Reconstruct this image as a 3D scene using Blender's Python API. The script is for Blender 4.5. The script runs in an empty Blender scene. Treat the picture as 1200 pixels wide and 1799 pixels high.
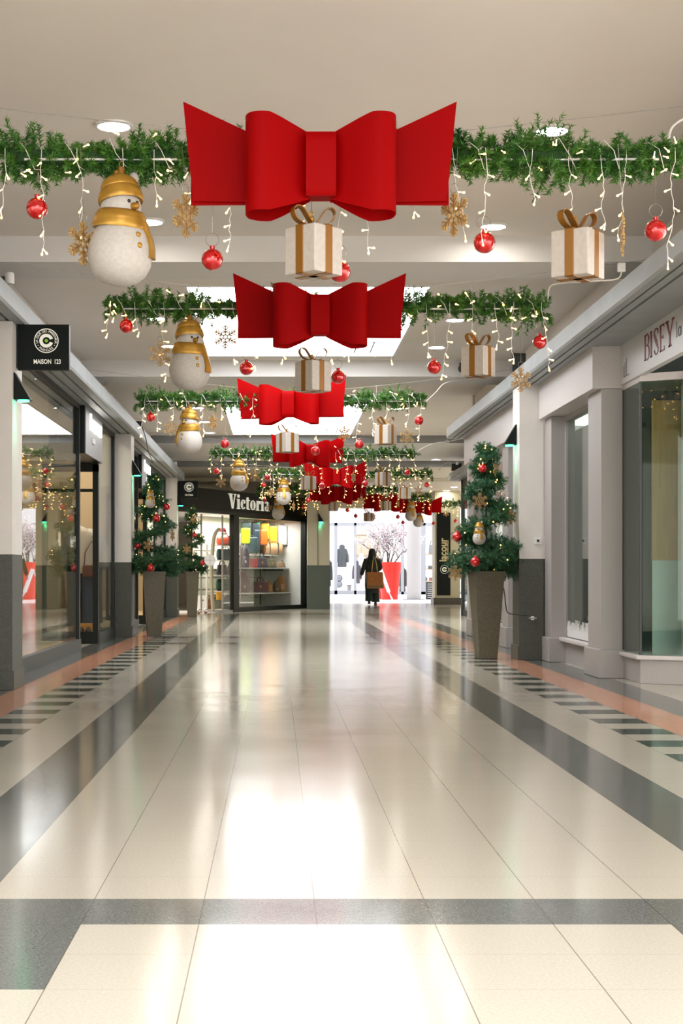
import bpy, math, random
from mathutils import Vector, Matrix
PI = math.pi
sc = bpy.context.scene
COL = sc.collection

# ---------------------------------------------------------------- camera, world, exposure
F = 2666.0                       # focal length in pixels of the 1200 px wide picture
cam = bpy.data.cameras.new('camera'); camo = bpy.data.objects.new('camera', cam); COL.objects.link(camo)
camo.location = (0, 0, 1.0); camo.rotation_euler = (PI/2, 0, 0)
cam.sensor_fit = 'HORIZONTAL'; cam.sensor_width = 36.0; cam.lens = F/1200*36
cam.shift_x = (600-486)/1200; cam.shift_y = (1005-899.5)/1200
cam.clip_start = .05; cam.clip_end = 300
sc.camera = camo
W = bpy.data.worlds.new('world'); sc.world = W; W.use_nodes = True
W.node_tree.nodes['Background'].inputs[0].default_value = (1.0, .94, .88, 1)
W.node_tree.nodes['Background'].inputs[1].default_value = 3.1  # strong fill, let in through the arcade's open end behind the camera
sc.view_settings.view_transform = 'Standard'; sc.view_settings.look = 'None'
sc.view_settings.gamma = 1; sc.view_settings.use_curve_mapping = False
sc.view_settings.exposure = 0.62
cy = sc.cycles
cy.max_bounces = 7; cy.diffuse_bounces = 4; cy.glossy_bounces = 4; cy.transparent_max_bounces = 12
cy.transmission_bounces = 4; cy.sample_clamp_indirect = 6; cy.caustics_reflective = False; cy.caustics_refractive = False

def area_light(name, loc, sx, sy, power, color=(1, 1, 1), rot=(0, 0, 0), spread=PI):
    l = bpy.data.lights.new(name, 'AREA'); l.shape = 'RECTANGLE'; l.size = sx; l.size_y = sy
    l.energy = power; l.color = color; l.spread = spread
    o = bpy.data.objects.new(name, l); o.location = loc; o.rotation_euler = rot; COL.objects.link(o); return o
def point_light(name, loc, power, color, r=.05):
    l = bpy.data.lights.new(name, 'POINT'); l.energy = power; l.color = color; l.shadow_soft_size = r
    o = bpy.data.objects.new(name, l); o.location = loc; COL.objects.link(o); return o
def spot_light(name, loc, power, color, rot, size=1.2, r=.03):
    l = bpy.data.lights.new(name, 'SPOT'); l.energy = power; l.color = color; l.shadow_soft_size = r; l.spot_size = size; l.spot_blend = .6
    o = bpy.data.objects.new(name, l); o.location = loc; o.rotation_euler = rot; COL.objects.link(o); return o
# daylight falling through the two skylights, the unseen one added behind the camera and the atrium roof at the far end
area_light('atrium_daylight', (4, 58, 6.2), 14, 15, 1400, (1, .98, 1))

# ---------------------------------------------------------------- helpers
def P(px, py, Y): return Vector(((px-486)*Y/F, Y, 1+(1005-py)*Y/F))
def X(px, Y): return (px-486)*Y/F
def Z(py, Y): return 1+(1005-py)*Y/F

class MB:
    def __init__(s): s.v = []; s.f = []; s.m = []; s.mi = 0; s.T = None
    def add(s, vs, fs):
        b = len(s.v)
        for p in vs:
            p = Vector(p)
            s.v.append(tuple(s.T @ p) if s.T is not None else tuple(p))
        for q in fs: s.f.append([b+i for i in q]); s.m.append(s.mi)
    def box(s, x0, x1, y0, y1, z0, z1):
        s.add([(x0,y0,z0),(x1,y0,z0),(x1,y1,z0),(x0,y1,z0),(x0,y0,z1),(x1,y0,z1),(x1,y1,z1),(x0,y1,z1)],
              [(0,3,2,1),(4,5,6,7),(0,1,5,4),(1,2,6,5),(2,3,7,6),(3,0,4,7)])
        return s
    def obox(s, c, a, L, w, z0, z1):            # box centred at c=(x,y), long side along angle a
        d = Vector((math.cos(a), math.sin(a))); n = Vector((-d.y, d.x)); c = Vector(c)
        q = [c-d*L/2-n*w/2, c+d*L/2-n*w/2, c+d*L/2+n*w/2, c-d*L/2+n*w/2]
        return s.prism([(p.x, p.y) for p in q], z0, z1)
    def prism(s, poly, z0, z1, ax='z'):
        n = len(poly)
        def mk(p, h): return (p[0], p[1], h) if ax == 'z' else ((p[0], h, p[1]) if ax == 'y' else (h, p[0], p[1]))
        vs = [mk(p, z0) for p in poly]+[mk(p, z1) for p in poly]
        fs = [list(range(n))[::-1], list(range(n, 2*n))]+[(i, (i+1) % n, n+(i+1) % n, n+i) for i in range(n)]
        s.add(vs, fs); return s
    def frustum(s, cx, cy_, h0, h1, z0, z1, a=0):
        vs = []
        for h, z in ((h0, z0), (h1, z1)):
            for k in range(4):
                t = a+PI/4+k*PI/2
                vs.append((cx+h*1.4142*math.cos(t), cy_+h*1.4142*math.sin(t), z))
        s.add(vs, [(3,2,1,0),(4,5,6,7),(0,1,5,4),(1,2,6,5),(2,3,7,6),(3,0,4,7)]); return s
    def lathe(s, prof, n=24, c=(0,0,0), sy=1):
        vs = []; fs = []
        for r, z in prof:
            for k in range(n):
                t = 2*PI*k/n; vs.append((c[0]+r*math.cos(t), c[1]+sy*r*math.sin(t), c[2]+z))
        for i in range(len(prof)-1):
            for k in range(n):
                fs.append((i*n+k, i*n+(k+1) % n, (i+1)*n+(k+1) % n, (i+1)*n+k))
        fs.append([k for k in range(n)][::-1]); fs.append([(len(prof)-1)*n+k for k in range(n)])
        s.add(vs, fs); return s
    def ball(s, c, r, n=16, sc_=(1,1,1)):
        prof = [(max(1e-4, r*math.sin(PI*i/(n//2))), -r*math.cos(PI*i/(n//2))) for i in range(n//2+1)]
        vs = []; fs = []
        for rr, z in prof:
            for k in range(n):
                t = 2*PI*k/n; vs.append((c[0]+sc_[0]*rr*math.cos(t), c[1]+sc_[1]*rr*math.sin(t), c[2]+sc_[2]*z))
        for i in range(len(prof)-1):
            for k in range(n): fs.append((i*n+k, i*n+(k+1) % n, (i+1)*n+(k+1) % n, (i+1)*n+k))
        s.add(vs, fs); return s
    def tube(s, pts, r, n=6, closed=False, cap=True):
        pts = [Vector(p) for p in pts]; m = len(pts)
        rs = r if isinstance(r, (list, tuple)) else [r]*m
        vs = []; up = None
        for i, p in enumerate(pts):
            if closed: d = pts[(i+1) % m]-pts[i-1]
            else: d = pts[min(i+1, m-1)]-pts[max(i-1, 0)]
            if d.length < 1e-9: d = Vector((0,0,1))
            d.normalize()
            if up is None: up = d.orthogonal().normalized()
            else:
                up = up-d*up.dot(d)
                up = up.normalized() if up.length > 1e-6 else d.orthogonal().normalized()
            w = d.cross(up)
            for k in range(n):
                t = 2*PI*k/n; vs.append(p+(up*math.cos(t)+w*math.sin(t))*rs[i])
        fs = []
        for i in range(m if closed else m-1):
            j = (i+1) % m
            for k in range(n): fs.append((i*n+k, i*n+(k+1) % n, j*n+(k+1) % n, j*n+k))
        if cap and not closed: fs.append(list(range(n))[::-1]); fs.append([(m-1)*n+k for k in range(n)])
        s.add(vs, fs); return s
    def ribbon(s, pts, w, axis, th=.004):       # flat band along pts, wide along axis
        axis = Vector(axis).normalized(); pts = [Vector(p) for p in pts]; m = len(pts); vs = []
        for i, p in enumerate(pts):
            d = (pts[min(i+1, m-1)]-pts[max(i-1, 0)]).normalized(); n = d.cross(axis).normalized()
            for a, b in ((-1,-1), (1,-1), (1,1), (-1,1)): vs.append(p+axis*a*w/2+n*b*th/2)
        fs = [(i*4+k, i*4+(k+1) % 4, i*4+4+(k+1) % 4, i*4+4+k) for i in range(m-1) for k in range(4)]
        fs += [(3,2,1,0), (m*4-4, m*4-3, m*4-2, m*4-1)]
        s.add(vs, fs); return s
    def mesh(s, name, mats, smooth=False):
        me = bpy.data.meshes.new(name); me.from_pydata(s.v, [], s.f)
        mats = mats if isinstance(mats, (list, tuple)) else [mats]
        for m in mats: me.materials.append(m)
        if len(mats) > 1: me.polygons.foreach_set('material_index', s.m)
        if smooth:
            me.polygons.foreach_set('use_smooth', [True]*len(s.f))
            try: me.set_sharp_from_angle(angle=math.radians(smooth if smooth is not True else 45))
            except Exception: pass
        me.validate(); me.update(); return me
    def build(s, name, mats, parent=None, smooth=False, bevel=0):
        o = bpy.data.objects.new(name, s.mesh(name, mats, smooth)); COL.objects.link(o); o.parent = parent
        if bevel:
            b = o.modifiers.new('bevel', 'BEVEL'); b.width = bevel; b.segments = 2; b.limit_method = 'ANGLE'; b.angle_limit = .9
        return o

def tag(o, label, cat, group=None, kind=None):
    if label: o['label'] = label
    if cat: o['category'] = cat
    if group: o['group'] = group
    if kind: o['kind'] = kind
    return o
def struct(o, label=None):
    o['kind'] = 'structure'
    if label: o['label'] = label
    return o
def thing(name, label, cat, loc=(0,0,0), rz=0, group=None, kind=None):
    o = bpy.data.objects.new(name, None); COL.objects.link(o); o.location = loc; o.rotation_euler = (0, 0, rz)
    o.empty_display_size = .1
    return tag(o, label, cat, group, kind)
def dup(o, parent=None):
    c = o.copy(); COL.objects.link(c); c.parent = parent
    for ch in list(o.children): dup(ch, c)
    return c
def place(proto, used, label, cat, loc, rz=0, scale=1, group=None):
    o = proto if not used else dup(proto)
    o.location = loc; o.rotation_euler = (0, 0, rz); o.scale = (scale,)*3 if not isinstance(scale, tuple) else scale
    return tag(o, label, cat, group)

# ---------------------------------------------------------------- materials
def mat(name, col, rough=.5, metal=0, emit=None, es=0, coat=0, ior=None, spec=None):
    m = bpy.data.materials.new(name); m.use_nodes = True; b = m.node_tree.nodes['Principled BSDF']
    b.inputs['Base Color'].default_value = (*col, 1); b.inputs['Roughness'].default_value = rough
    b.inputs['Metallic'].default_value = metal
    if emit: b.inputs['Emission Color'].default_value = (*emit, 1); b.inputs['Emission Strength'].default_value = es
    if coat: b.inputs['Coat Weight'].default_value = coat; b.inputs['Coat Roughness'].default_value = .05
    if ior: b.inputs['IOR'].default_value = ior
    if spec is not None: b.inputs['Specular IOR Level'].default_value = spec
    return m
def noisy(name, c1, c2, scale=40, rough=.5, detail=4, bump=0, obj=True, stretch=None, spec=None, metal=0, lo=.35, hi=.65):
    m = mat(name, c1, rough, metal, spec=spec); nt = m.node_tree; N = nt.nodes; L = nt.links; b = N['Principled BSDF']
    tc = N.new('ShaderNodeTexCoord'); n = N.new('ShaderNodeTexNoise'); r = N.new('ShaderNodeValToRGB')
    n.inputs['Scale'].default_value = scale; n.inputs['Detail'].default_value = detail
    src = tc.outputs['Object']
    if stretch:
        mp = N.new('ShaderNodeMapping'); mp.inputs['Scale'].default_value = stretch; L.new(src, mp.inputs[0]); src = mp.outputs[0]
    L.new(src, n.inputs['Vector']); L.new(n.outputs['Fac'], r.inputs[0])
    r.color_ramp.elements[0].color = (*c1, 1); r.color_ramp.elements[1].color = (*c2, 1)
    r.color_ramp.elements[0].position = lo; r.color_ramp.elements[1].position = hi
    L.new(r.outputs[0], b.inputs['Base Color'])
    if bump:
        bp = N.new('ShaderNodeBump'); bp.inputs['Strength'].default_value = bump; bp.inputs['Distance'].default_value = .01
        L.new(n.outputs['Fac'], bp.inputs['Height']); L.new(bp.outputs[0], b.inputs['Normal'])
    return m
def glass(name, tint=(.93, .97, .95), ior=1.75, film=0):
    m = bpy.data.materials.new(name); m.use_nodes = True; nt = m.node_tree; N = nt.nodes; L = nt.links
    N.remove(N['Principled BSDF']); out = N['Material Output']
    t = N.new('ShaderNodeBsdfTransparent'); t.inputs[0].default_value = (*tint, 1)
    g = N.new('ShaderNodeBsdfGlossy'); g.inputs['Roughness'].default_value = .01
    # Schlick reflectance of each face, the same from both sides of the pane
    lw = N.new('ShaderNodeLayerWeight'); lw.inputs[0].default_value = .5
    pw = N.new('ShaderNodeMath'); pw.operation = 'POWER'; pw.inputs[1].default_value = 5; L.new(lw.outputs['Facing'], pw.inputs[0])
    r0 = ((ior-1)/(ior+1))**2
    f = N.new('ShaderNodeMath'); f.operation = 'MULTIPLY_ADD'; f.inputs[1].default_value = 1-r0; f.inputs[2].default_value = r0; L.new(pw.outputs[0], f.inputs[0])
    mx = N.new('ShaderNodeMixShader'); L.new(f.outputs[0], mx.inputs[0]); L.new(t.outputs[0], mx.inputs[1]); L.new(g.outputs[0], mx.inputs[2])
    L.new(mx.outputs[0], out.inputs[0]); return m
def emis(name, col, s, sample=True):
    m = mat(name, (.8, .8, .8), .5, emit=col, es=s)
    if not sample: m.cycles.emission_sampling = 'NONE'
    return m

M = {}
def tile_mat(name, c, c2, rough):
    # polished terrazzo tile: speckle, a slightly different shade per tile, thin joints
    m = mat(name, c, rough, spec=.32); nt = m.node_tree; N = nt.nodes; L = nt.links; b = N['Principled BSDF']
    tc = N.new('ShaderNodeTexCoord'); sp = N.new('ShaderNodeTexNoise'); sp.inputs['Scale'].default_value = 120; sp.inputs['Detail'].default_value = 3
    L.new(tc.outputs['Object'], sp.inputs['Vector'])
    mix = N.new('ShaderNodeMix'); mix.data_type = 'RGBA'
    rp = N.new('ShaderNodeValToRGB'); rp.color_ramp.elements[0].position = .42; rp.color_ramp.elements[1].position = .6
    L.new(sp.outputs['Fac'], rp.inputs[0]); L.new(rp.outputs[0], mix.inputs[0])
    mix.inputs[6].default_value = (*c, 1); mix.inputs[7].default_value = (*c2, 1)
    # joints
    sx = N.new('ShaderNodeSeparateXYZ'); L.new(tc.outputs['Object'], sx.inputs[0])
    def joint(sock, off, per, w):
        a = N.new('ShaderNodeMath'); a.operation = 'ADD'; a.inputs[1].default_value = -off+1000*per; L.new(sock, a.inputs[0])
        d = N.new('ShaderNodeMath'); d.operation = 'DIVIDE'; d.inputs[1].default_value = per; L.new(a.outputs[0], d.inputs[0])
        fr = N.new('ShaderNodeMath'); fr.operation = 'FRACT'; L.new(d.outputs[0], fr.inputs[0])
        pp = N.new('ShaderNodeMath'); pp.operation = 'PINGPONG'; pp.inputs[1].default_value = .5; L.new(fr.outputs[0], pp.inputs[0])
        lt = N.new('ShaderNodeMath'); lt.operation = 'LESS_THAN'; lt.inputs[1].default_value = w/per; L.new(pp.outputs[0], lt.inputs[0])
        return lt.outputs[0]
    jx = joint(sx.outputs['X'], TX0, TX, .0016); jy = joint(sx.outputs['Y'], TY0, TY, .0016)
    ks = N.new('ShaderNodeMath'); ks.operation = 'MULTIPLY'; ks.inputs[1].default_value = .25; L.new(jy, ks.inputs[0])
    kx = N.new('ShaderNodeMath'); kx.operation = 'MULTIPLY'; kx.inputs[1].default_value = .8; L.new(jx, kx.inputs[0])
    mxm = N.new('ShaderNodeMath'); mxm.operation = 'MAXIMUM'; L.new(ks.outputs[0], mxm.inputs[0]); L.new(kx.outputs[0], mxm.inputs[1])
    m2 = N.new('ShaderNodeMix'); m2.data_type = 'RGBA'; L.new(mxm.outputs[0], m2.inputs[0]); L.new(mix.outputs[2], m2.inputs[6])
    m2.inputs[7].default_value = (c[0]*.3, c[1]*.27, c[2]*.24, 1)
    L.new(m2.outputs[2], b.inputs['Base Color'])
    # worn polish: the gloss varies a little
    wn = N.new('ShaderNodeTexNoise'); wn.inputs['Scale'].default_value = 1.3; wn.inputs['Detail'].default_value = 5; L.new(tc.outputs['Object'], wn.inputs['Vector'])
    mr = N.new('ShaderNodeMapRange'); mr.inputs['To Min'].default_value = rough*.7; mr.inputs['To Max'].default_value = rough*1.5
    L.new(wn.outputs['Fac'], mr.inputs[0]); L.new(mr.outputs[0], b.inputs['Roughness'])
    return m
TX = .3355; TX0 = -.892; TY = .336; TY0 = 4.307
M['cream'] = tile_mat('cream_tile', (.44, .41, .345), (.48, .45, .39), .125)
M['grey_tile'] = tile_mat('grey_tile', (.10, .108, .104), (.15, .157, .148), .11)
M['dark_tile'] = tile_mat('dark_tile', (.028, .045, .038), (.05, .07, .06), .11)
M['salmon_tile'] = tile_mat('salmon_tile', (.52, .24, .145), (.62, .31, .2), .13)
M['white_floor'] = mat('atrium_floor', (.8, .8, .82), .25)
M['ceil'] = noisy('ceiling_paint', (.80, .75, .70), (.82, .78, .73), 1.5, .6)
M['beam_face'] = mat('beam_paint', (.76, .75, .74), .6)
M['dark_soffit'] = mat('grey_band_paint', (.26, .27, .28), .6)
M['low_ceil'] = mat('low_ceiling_paint', (.66, .60, .48), .6)
M['cornice'] = noisy('cornice_paint', (.31, .345, .36), (.35, .38, .40), 3, .45)
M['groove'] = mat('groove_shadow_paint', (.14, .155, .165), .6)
M['wall_white'] = noisy('column_white', (.72, .69, .66), (.76, .73, .70), 4, .4)
M['granite'] = noisy('grey_granite', (.055, .062, .052), (.105, .108, .094), 160, .4, spec=.25)
M['stone'] = noisy('facade_stone', (.37, .35, .34), (.43, .41, .40), 180, .5)
M['stone_lt'] = noisy('facade_light', (.60, .56, .55), (.64, .61, .60), 60, .45)
M['black_frame'] = mat('black_frame', (.005, .008, .007), .35, spec=.25)
M['dkgrey'] = mat('dark_grey_metal', (.04, .048, .046), .4, spec=.3)
M['panel_grey'] = mat('portal_grey', (.28, .28, .30), .4)
M['alu'] = mat('grey_aluminium', (.34, .36, .40), .35, .3)
M['glass'] = glass('shop_glass', ior=2.3)
M['glass_r'] = glass('tinted_shop_glass', (.80, .89, .85), ior=1.5)
M['glass_c'] = glass('clear_glass', (.97, .98, .97), ior=1.35)
M['sky'] = emis('skylight_daylight', (.97, .98, 1.0), 4.6)
M['sky_far'] = emis('atrium_roof', (.97, .97, 1.0), 3)
M['white'] = mat('white_paint', (.8, .8, .8), .4)
M['white_metal'] = mat('white_metal', (.82, .82, .82), .3)
M['chrome'] = mat('chrome', (.75, .75, .75), .15, 1)
M['bow_red'] = mat('red_felt_sheet', (.36, .0, .001), .55, spec=.08)
def translucent(m, col, f):          # thin felt lets part of the light through
    nt = m.node_tree; N = nt.nodes; L = nt.links; t = N.new('ShaderNodeBsdfTranslucent'); t.inputs[0].default_value = (*col, 1)
    x = N.new('ShaderNodeMixShader'); x.inputs[0].default_value = f; L.new(N['Principled BSDF'].outputs[0], x.inputs[1]); L.new(t.outputs[0], x.inputs[2])
    L.new(x.outputs[0], N['Material Output'].inputs[0])
translucent(M['bow_red'], (.75, .0, .004), .3)
M['red_glass'] = mat('red_bauble', (.55, .003, .006), .12, .35, coat=1)
M['gold'] = noisy('gold_paint', (.36, .18, .02), (.48, .27, .038), 12, .33, metal=.45)
M['snow'] = noisy('snowman_white', (.46, .43, .395), (.52, .49, .46), 50, .6, bump=.12)
M['pompom'] = mat('grey_pompom', (.42, .38, .36), .8)
M['black'] = mat('black_plastic', (.012, .012, .012), .4)
M['giftbox'] = noisy('gift_white', (.42, .38, .335), (.47, .43, .39), 40, .5)
M['ribbon'] = mat('bronze_ribbon', (.24, .10, .010), .38, .25)
M['wood'] = noisy('snowflake_wood', (.38, .24, .09), (.47, .31, .13), 30, .5)
M['wood_dark'] = mat('burnt_edge', (.22, .11, .03), .6)
M['wire_w'] = mat('white_cable', (.75, .72, .68), .5)
M['wire_d'] = mat('dark_cable', (.03, .03, .03), .5)
M['steel'] = mat('steel_wire', (.35, .33, .3), .35, .8)
M['needle'] = noisy('pine_needles', (.018, .10, .010), (.075, .21, .022), 9, .55)
M['needle2'] = noisy('spiral_needles', (.012, .075, .028), (.035, .15, .06), 12, .55)
M['needle_core'] = mat('foliage_core', (.012, .05, .012), .8)
M['bulb'] = emis('warm_bulb', (1.0, .50, .09), 8.5, False)
M['bulb_sleeve'] = emis('bulb_sleeve', (1.0, .62, .22), 1.5, False)
M['lamp_disc'] = emis('downlight_glow', (1.0, .93, .84), 55)
M['planter'] = noisy('bronze_planter', (.085, .075, .045), (.125, .11, .07), 60, .45, bump=.2)
M['green_glow'] = emis('green_lamp', (.02, 1.0, .42), 7)
M['letter_glow'] = emis('glowing_letters', (1, .93, .8), 1.6)
M['cream_letter'] = mat('cream_lettering', (.72, .70, .60), .5, emit=(.9, .88, .78), es=.25)
M['maroon'] = mat('maroon_lettering', (.20, .012, .03), .5)
M['grey_letter'] = mat('grey_lettering', (.13, .13, .13), .5)
M['lime'] = mat('lime_dot', (.30, .62, .03), .5)
M['sign_black'] = mat('sign_black', (.003, .006, .005), .4, spec=.15)
M['beige'] = mat('shop_beige', (.56, .43, .27), .6)
M['shopwall'] = mat('shop_wall', (.50, .46, .38), .6)
M['ochre'] = noisy('plywood', (.42, .22, .07), (.50, .28, .10), 3, .6, stretch=(8, 8, .6))
M['orange_box'] = mat('tan_box', (.50, .22, .05), .6)
# ================================================================ SETTING
fm = MB()
for i in range(-14, 24):
    for j in range(-32, 131):
        k = 0
        if j >= 1 and j < 94:
            if i in (-1, 7): k = 1
            elif i in (-3, 9) and j % 2 == 1: k = 2
            elif i in (-4, 10): k = 3
            elif i in (-5, 11): k = 1
        if j == 0 and -1 <= i <= 7: k = 1
        if j in (-1, -2) and i in (0, 6): k = 1
        if j in (50, 56) and (i in (0, 6) or -3 <= i <= 0 or 6 <= i <= 9): k = 1
        if j in (94, 95) and -3 <= i <= 9: k = 1 if j == 94 or i % 3 else 3
        if j == 112 and i > 0: k = 1
        if i > 12 and j < 60: k = 0
        fm.mi = k
        x0, y0 = TX0+i*TX, TY0+j*TY
        fm.add([(x0, y0, 0), (x0+TX, y0, 0), (x0+TX, y0+TY, 0), (x0, y0+TY, 0)], [(0, 1, 2, 3)])
FLOOR_END = TY0+131*TY
struct(fm.build('floor', [M['cream'], M['grey_tile'], M['dark_tile'], M['salmon_tile']]))
struct(MB().box(-3, 14, FLOOR_END, 69, -.02, .0).build('floor', M['white_floor']))

CXL = -2.5; CXR = 3.22
ZC = 3.8
# ---- ceiling with two skylight openings (and an unseen one behind the camera, added for extra light)
c = MB(); xs = (-2.6, -.88, 1.5, 3.16)
ys = [(-6, -1, 1), (-1, 4, 0), (4, 14.85, 1), (14.85, 19.6, 0), (19.6, 25.2, 1), (25.2, 30.75, 0), (30.75, 31.1, 1)]
for a, b, solid in ys:
    xr = 3.16 if a < 24 else 4.5
    if solid: c.box(-2.6, 4.5, a, b, ZC, ZC+.25)
    else: c.box(-2.6, -.88, a, b, ZC, ZC+.25); c.box(1.5, 4.5, a, b, ZC, ZC+.25)
struct(c.build('ceiling', M['ceil']))
for n, (a, b) in enumerate(((-1, 4), (14.85, 19.6), (25.2, 30.75))):
    w = thing('window_%d' % (n+1), None, None); struct(w)
    fr = MB(); t = .03
    fr.box(-.91, -.88, a-t, b+t, ZC-.012, ZC+.16).box(1.5, 1.53, a-t, b+t, ZC-.012, ZC+.16).box(-.88, 1.5, a-t, a, ZC-.012, ZC+.16).box(-.88, 1.5, b, b+t, ZC-.012, ZC+.16)
    fr.build('window_frame', M['white'], w)
    MB().box(-.88, 1.5, a, b, ZC+.0, ZC+.02).build('glass', M['sky'], w)
    if n: MB().box(1.18, 1.2, b-1.15, b-.25, ZC-.006, ZC+.0).box(.98, 1.0, b-1.15, b-.25, ZC-.006, ZC+.0).box(.98, 1.2, b-1.15, b-1.13, ZC-.006, ZC+.0).build('glazing_bar', M['alu'], w)
# ---- beams under the ceiling
for y0, y1 in ((5.3, 6.0), (12.65, 13.39), (20.07, 20.95)):
    struct(MB().box(-2.6, 3.16, y0, y1, 3.586, ZC).build('beam', M['beam_face']))
struct(MB().box(3.1, 4.5, 24.0, 24.25, 3.2, ZC).build('wall_right', M['ceil']))
# stepped lower ceiling towards the end of the arcade
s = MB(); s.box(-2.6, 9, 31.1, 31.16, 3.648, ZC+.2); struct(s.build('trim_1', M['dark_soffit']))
struct(MB().box(-2.6, 9, 31.16, 36.2, 3.648, ZC+.2).build('ceiling', M['beam_face']))
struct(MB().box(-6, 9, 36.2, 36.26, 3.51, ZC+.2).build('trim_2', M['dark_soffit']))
struct(MB().box(-6, 9, 36.26, 48, 3.51, ZC+.2).build('ceiling', M['low_ceil']))
struct(MB().box(-6, 9, 40.5, 41.0, 3.41, 3.51).build('beam', M['low_ceil']))
struct(MB().box(-6, 9, 48, 48.4, 3.02, 4.6).build('beam', M['low_ceil']))
# upstands between cornice and ceiling
struct(MB().box(-2.72, -2.58, -6, 36.2, 3.2, ZC+.2).build('wall_left', M['ceil']))
struct(MB().box(3.14, 3.3, -6, 24.25, 3.15, ZC+.2).build('wall_right', M['ceil']))
struct(MB().box(4.46, 4.6, 24, 35.6, 3.0, ZC+.2).build('wall_right', M['ceil']))
# ---- cornices: a stepped profile with grooves, run along the arcade
def cornice(name, xl, xw, y0, y1, sgn):
    # xl = lip, xw = wall; sgn=+1 for the right side
    g = MB(); d = abs(xw-xl)
    def q(t): return xl+sgn*t
    prof = [(0, 3.3), (0, 3.155), (.012, 3.13), (d*.28, 3.13), (d*.28, 3.175), (d*.35, 3.175), (d*.35, 3.13), (d*.60, 3.13), (d*.60, 3.17), (d*.67, 3.17), (d*.67, 3.125),
            (d+.06, 3.125), (d+.06, 3.3)]
    g.prism([(q(t), z) for t, z in prof], y0, y1, 'y')
    o = struct(g.build(name, [M['cornice']])); return o
cornice('trim_3', -2.15, -2.56, -4, 35.4, -1)
cornice('trim_4', 2.72, 2.99, -4, 24.3, 1)
cornice('trim_5', 4.03, 4.34, 24.3, 35.5, 1)
struct(MB().box(2.98, 3.25, -4, 24.3, 3.13, 3.3).build('trim_6', M['cornice']))

# ---- columns with a granite dado and plinth
def column(x0, x1, y0, y1, inner, ztop=3.125, dz=1.15, name='column'):
    c = thing(name, None, None); struct(c)
    MB().box(x0, x1, y0, y1, dz, ztop).build('shaft', M['wall_white'], c)
    g = MB().box(x0-.003, x1+.003, y0-.003, y1+.003, 0, dz); g.build('dado', M['granite'], c)
    MB().box(x0-.02, x1+.02, y0-.02, y1+.02, 0, .165).build('plinth', M['granite'], c, bevel=.005)
    return c
column(-2.52, -2.24, 12.85, 13.35, 1)
column(-2.52, -2.24, 23.35, 23.85, 1)
column(-2.52, -2.24, 34.1, 34.6, 1)
column(2.76, 3.03, 17.25, 17.72, -1)
column(3.03, 3.3, 17.3, 17.7, -1)

def frame(p, pts_boxes, m=None):
    g = MB()
    for b in pts_boxes: g.box(*b)
    return g.build('window_frame', m or M['black_frame'], p)

# ================================================================ LEFT SHOPS
n_win = 4
def left_window(y0, y1, zb=.155, zt=3.06, n=0):
    w = thing('window_%d' % n, None, None); struct(w)
    t = .035
    frame(w, [(CXL-.05, CXL+.01, y0, y1, zt, 3.125), (CXL-.05, CXL+.01, y0, y0+t, zb, zt), (CXL-.05, CXL+.01, y1-t*3, y1, zb, zt)])
    MB().box(CXL-.06, CXL+.02, y0, y1, 0, zb).build('base_panel', M['dkgrey'], w)
    MB().box(CXL-.02, CXL-.012, y0+t, y1-t*3, zb, zt).build('glass', M['glass'], w)
    return w
left_window(5.0, 12.85, n=4)
left_window(13.35, 19.25, n=5)
left_window(21.25, 23.35, n=6)
left_window(23.85, 27.35, n=7)
left_window(29.2, 34.1, n=8)
# set back windows facing the camera beside each entrance
def return_window(y, n):
    w = thing('window_%d' % n, None, None); struct(w)
    x1 = CXL+.01; x0 = x1-.78
    frame(w, [(x1-.075, x1, y-.05, y+.05, .15, 2.5), (x0, x1, y-.05, y+.05, 2.40, 2.51), (x0, x0+.05, y-.05, y+.05, .15, 2.4), (x0, x1-.075, y-.03, y+.03, 2.12, 2.16)])
    MB().box(x0, x1, y-.06, y+.06, 0, .17).build('base_panel', M['black_frame'], w)
    MB().box(x0+.05, x1-.075, y-.006, y+.002, .17, 2.40).build('glass', M['glass_c'], w)
return_window(21.2, 9); return_window(29.15, 10)
# dark platform floors and interiors of the two shops
def shop(y0, y1, tone, entr):
    x0 = -6.2
    struct(MB().box(x0, CXL-.06, y0, entr[0]-.3, 0, .14).box(x0, CXL-.06, entr[1], y1, 0, .14).build('floor', M['beige']))
    struct(MB().box(x0-.1, x0, y0, y1, 0, 3.5).build('wall_left', tone))
    struct(MB().box(x0, -2.73, y0, y1, 3.45, 3.5).build('ceiling', M['shopwall']))
    struct(MB().box(x0, -2.76, y1-.05, y1, 0, 3.45).build('wall_back', M['beige']))
shop(13.1, 23.8, M['shopwall'], (19.25, 21.2)); shop(23.85, 34.4, M['beige'], (27.35, 29.15))
shop(3.2, 13.05, M['shopwall'], (8, 8.6))
area_light('shop_ceiling_light', (-4.2, 18, 3.4), 2, 8, 50, (1, .86, .66))
area_light('mannequin_fill_light', (-3.0, 22.4, 3.38), .5, 1.4, 26, (1, .86, .68))  # unseen fill added to bring out the window mannequins
area_light('shop_ceiling_light', (-4.0, 29, 3.4), 2, 8, 150, (1, .82, .58))
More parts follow.
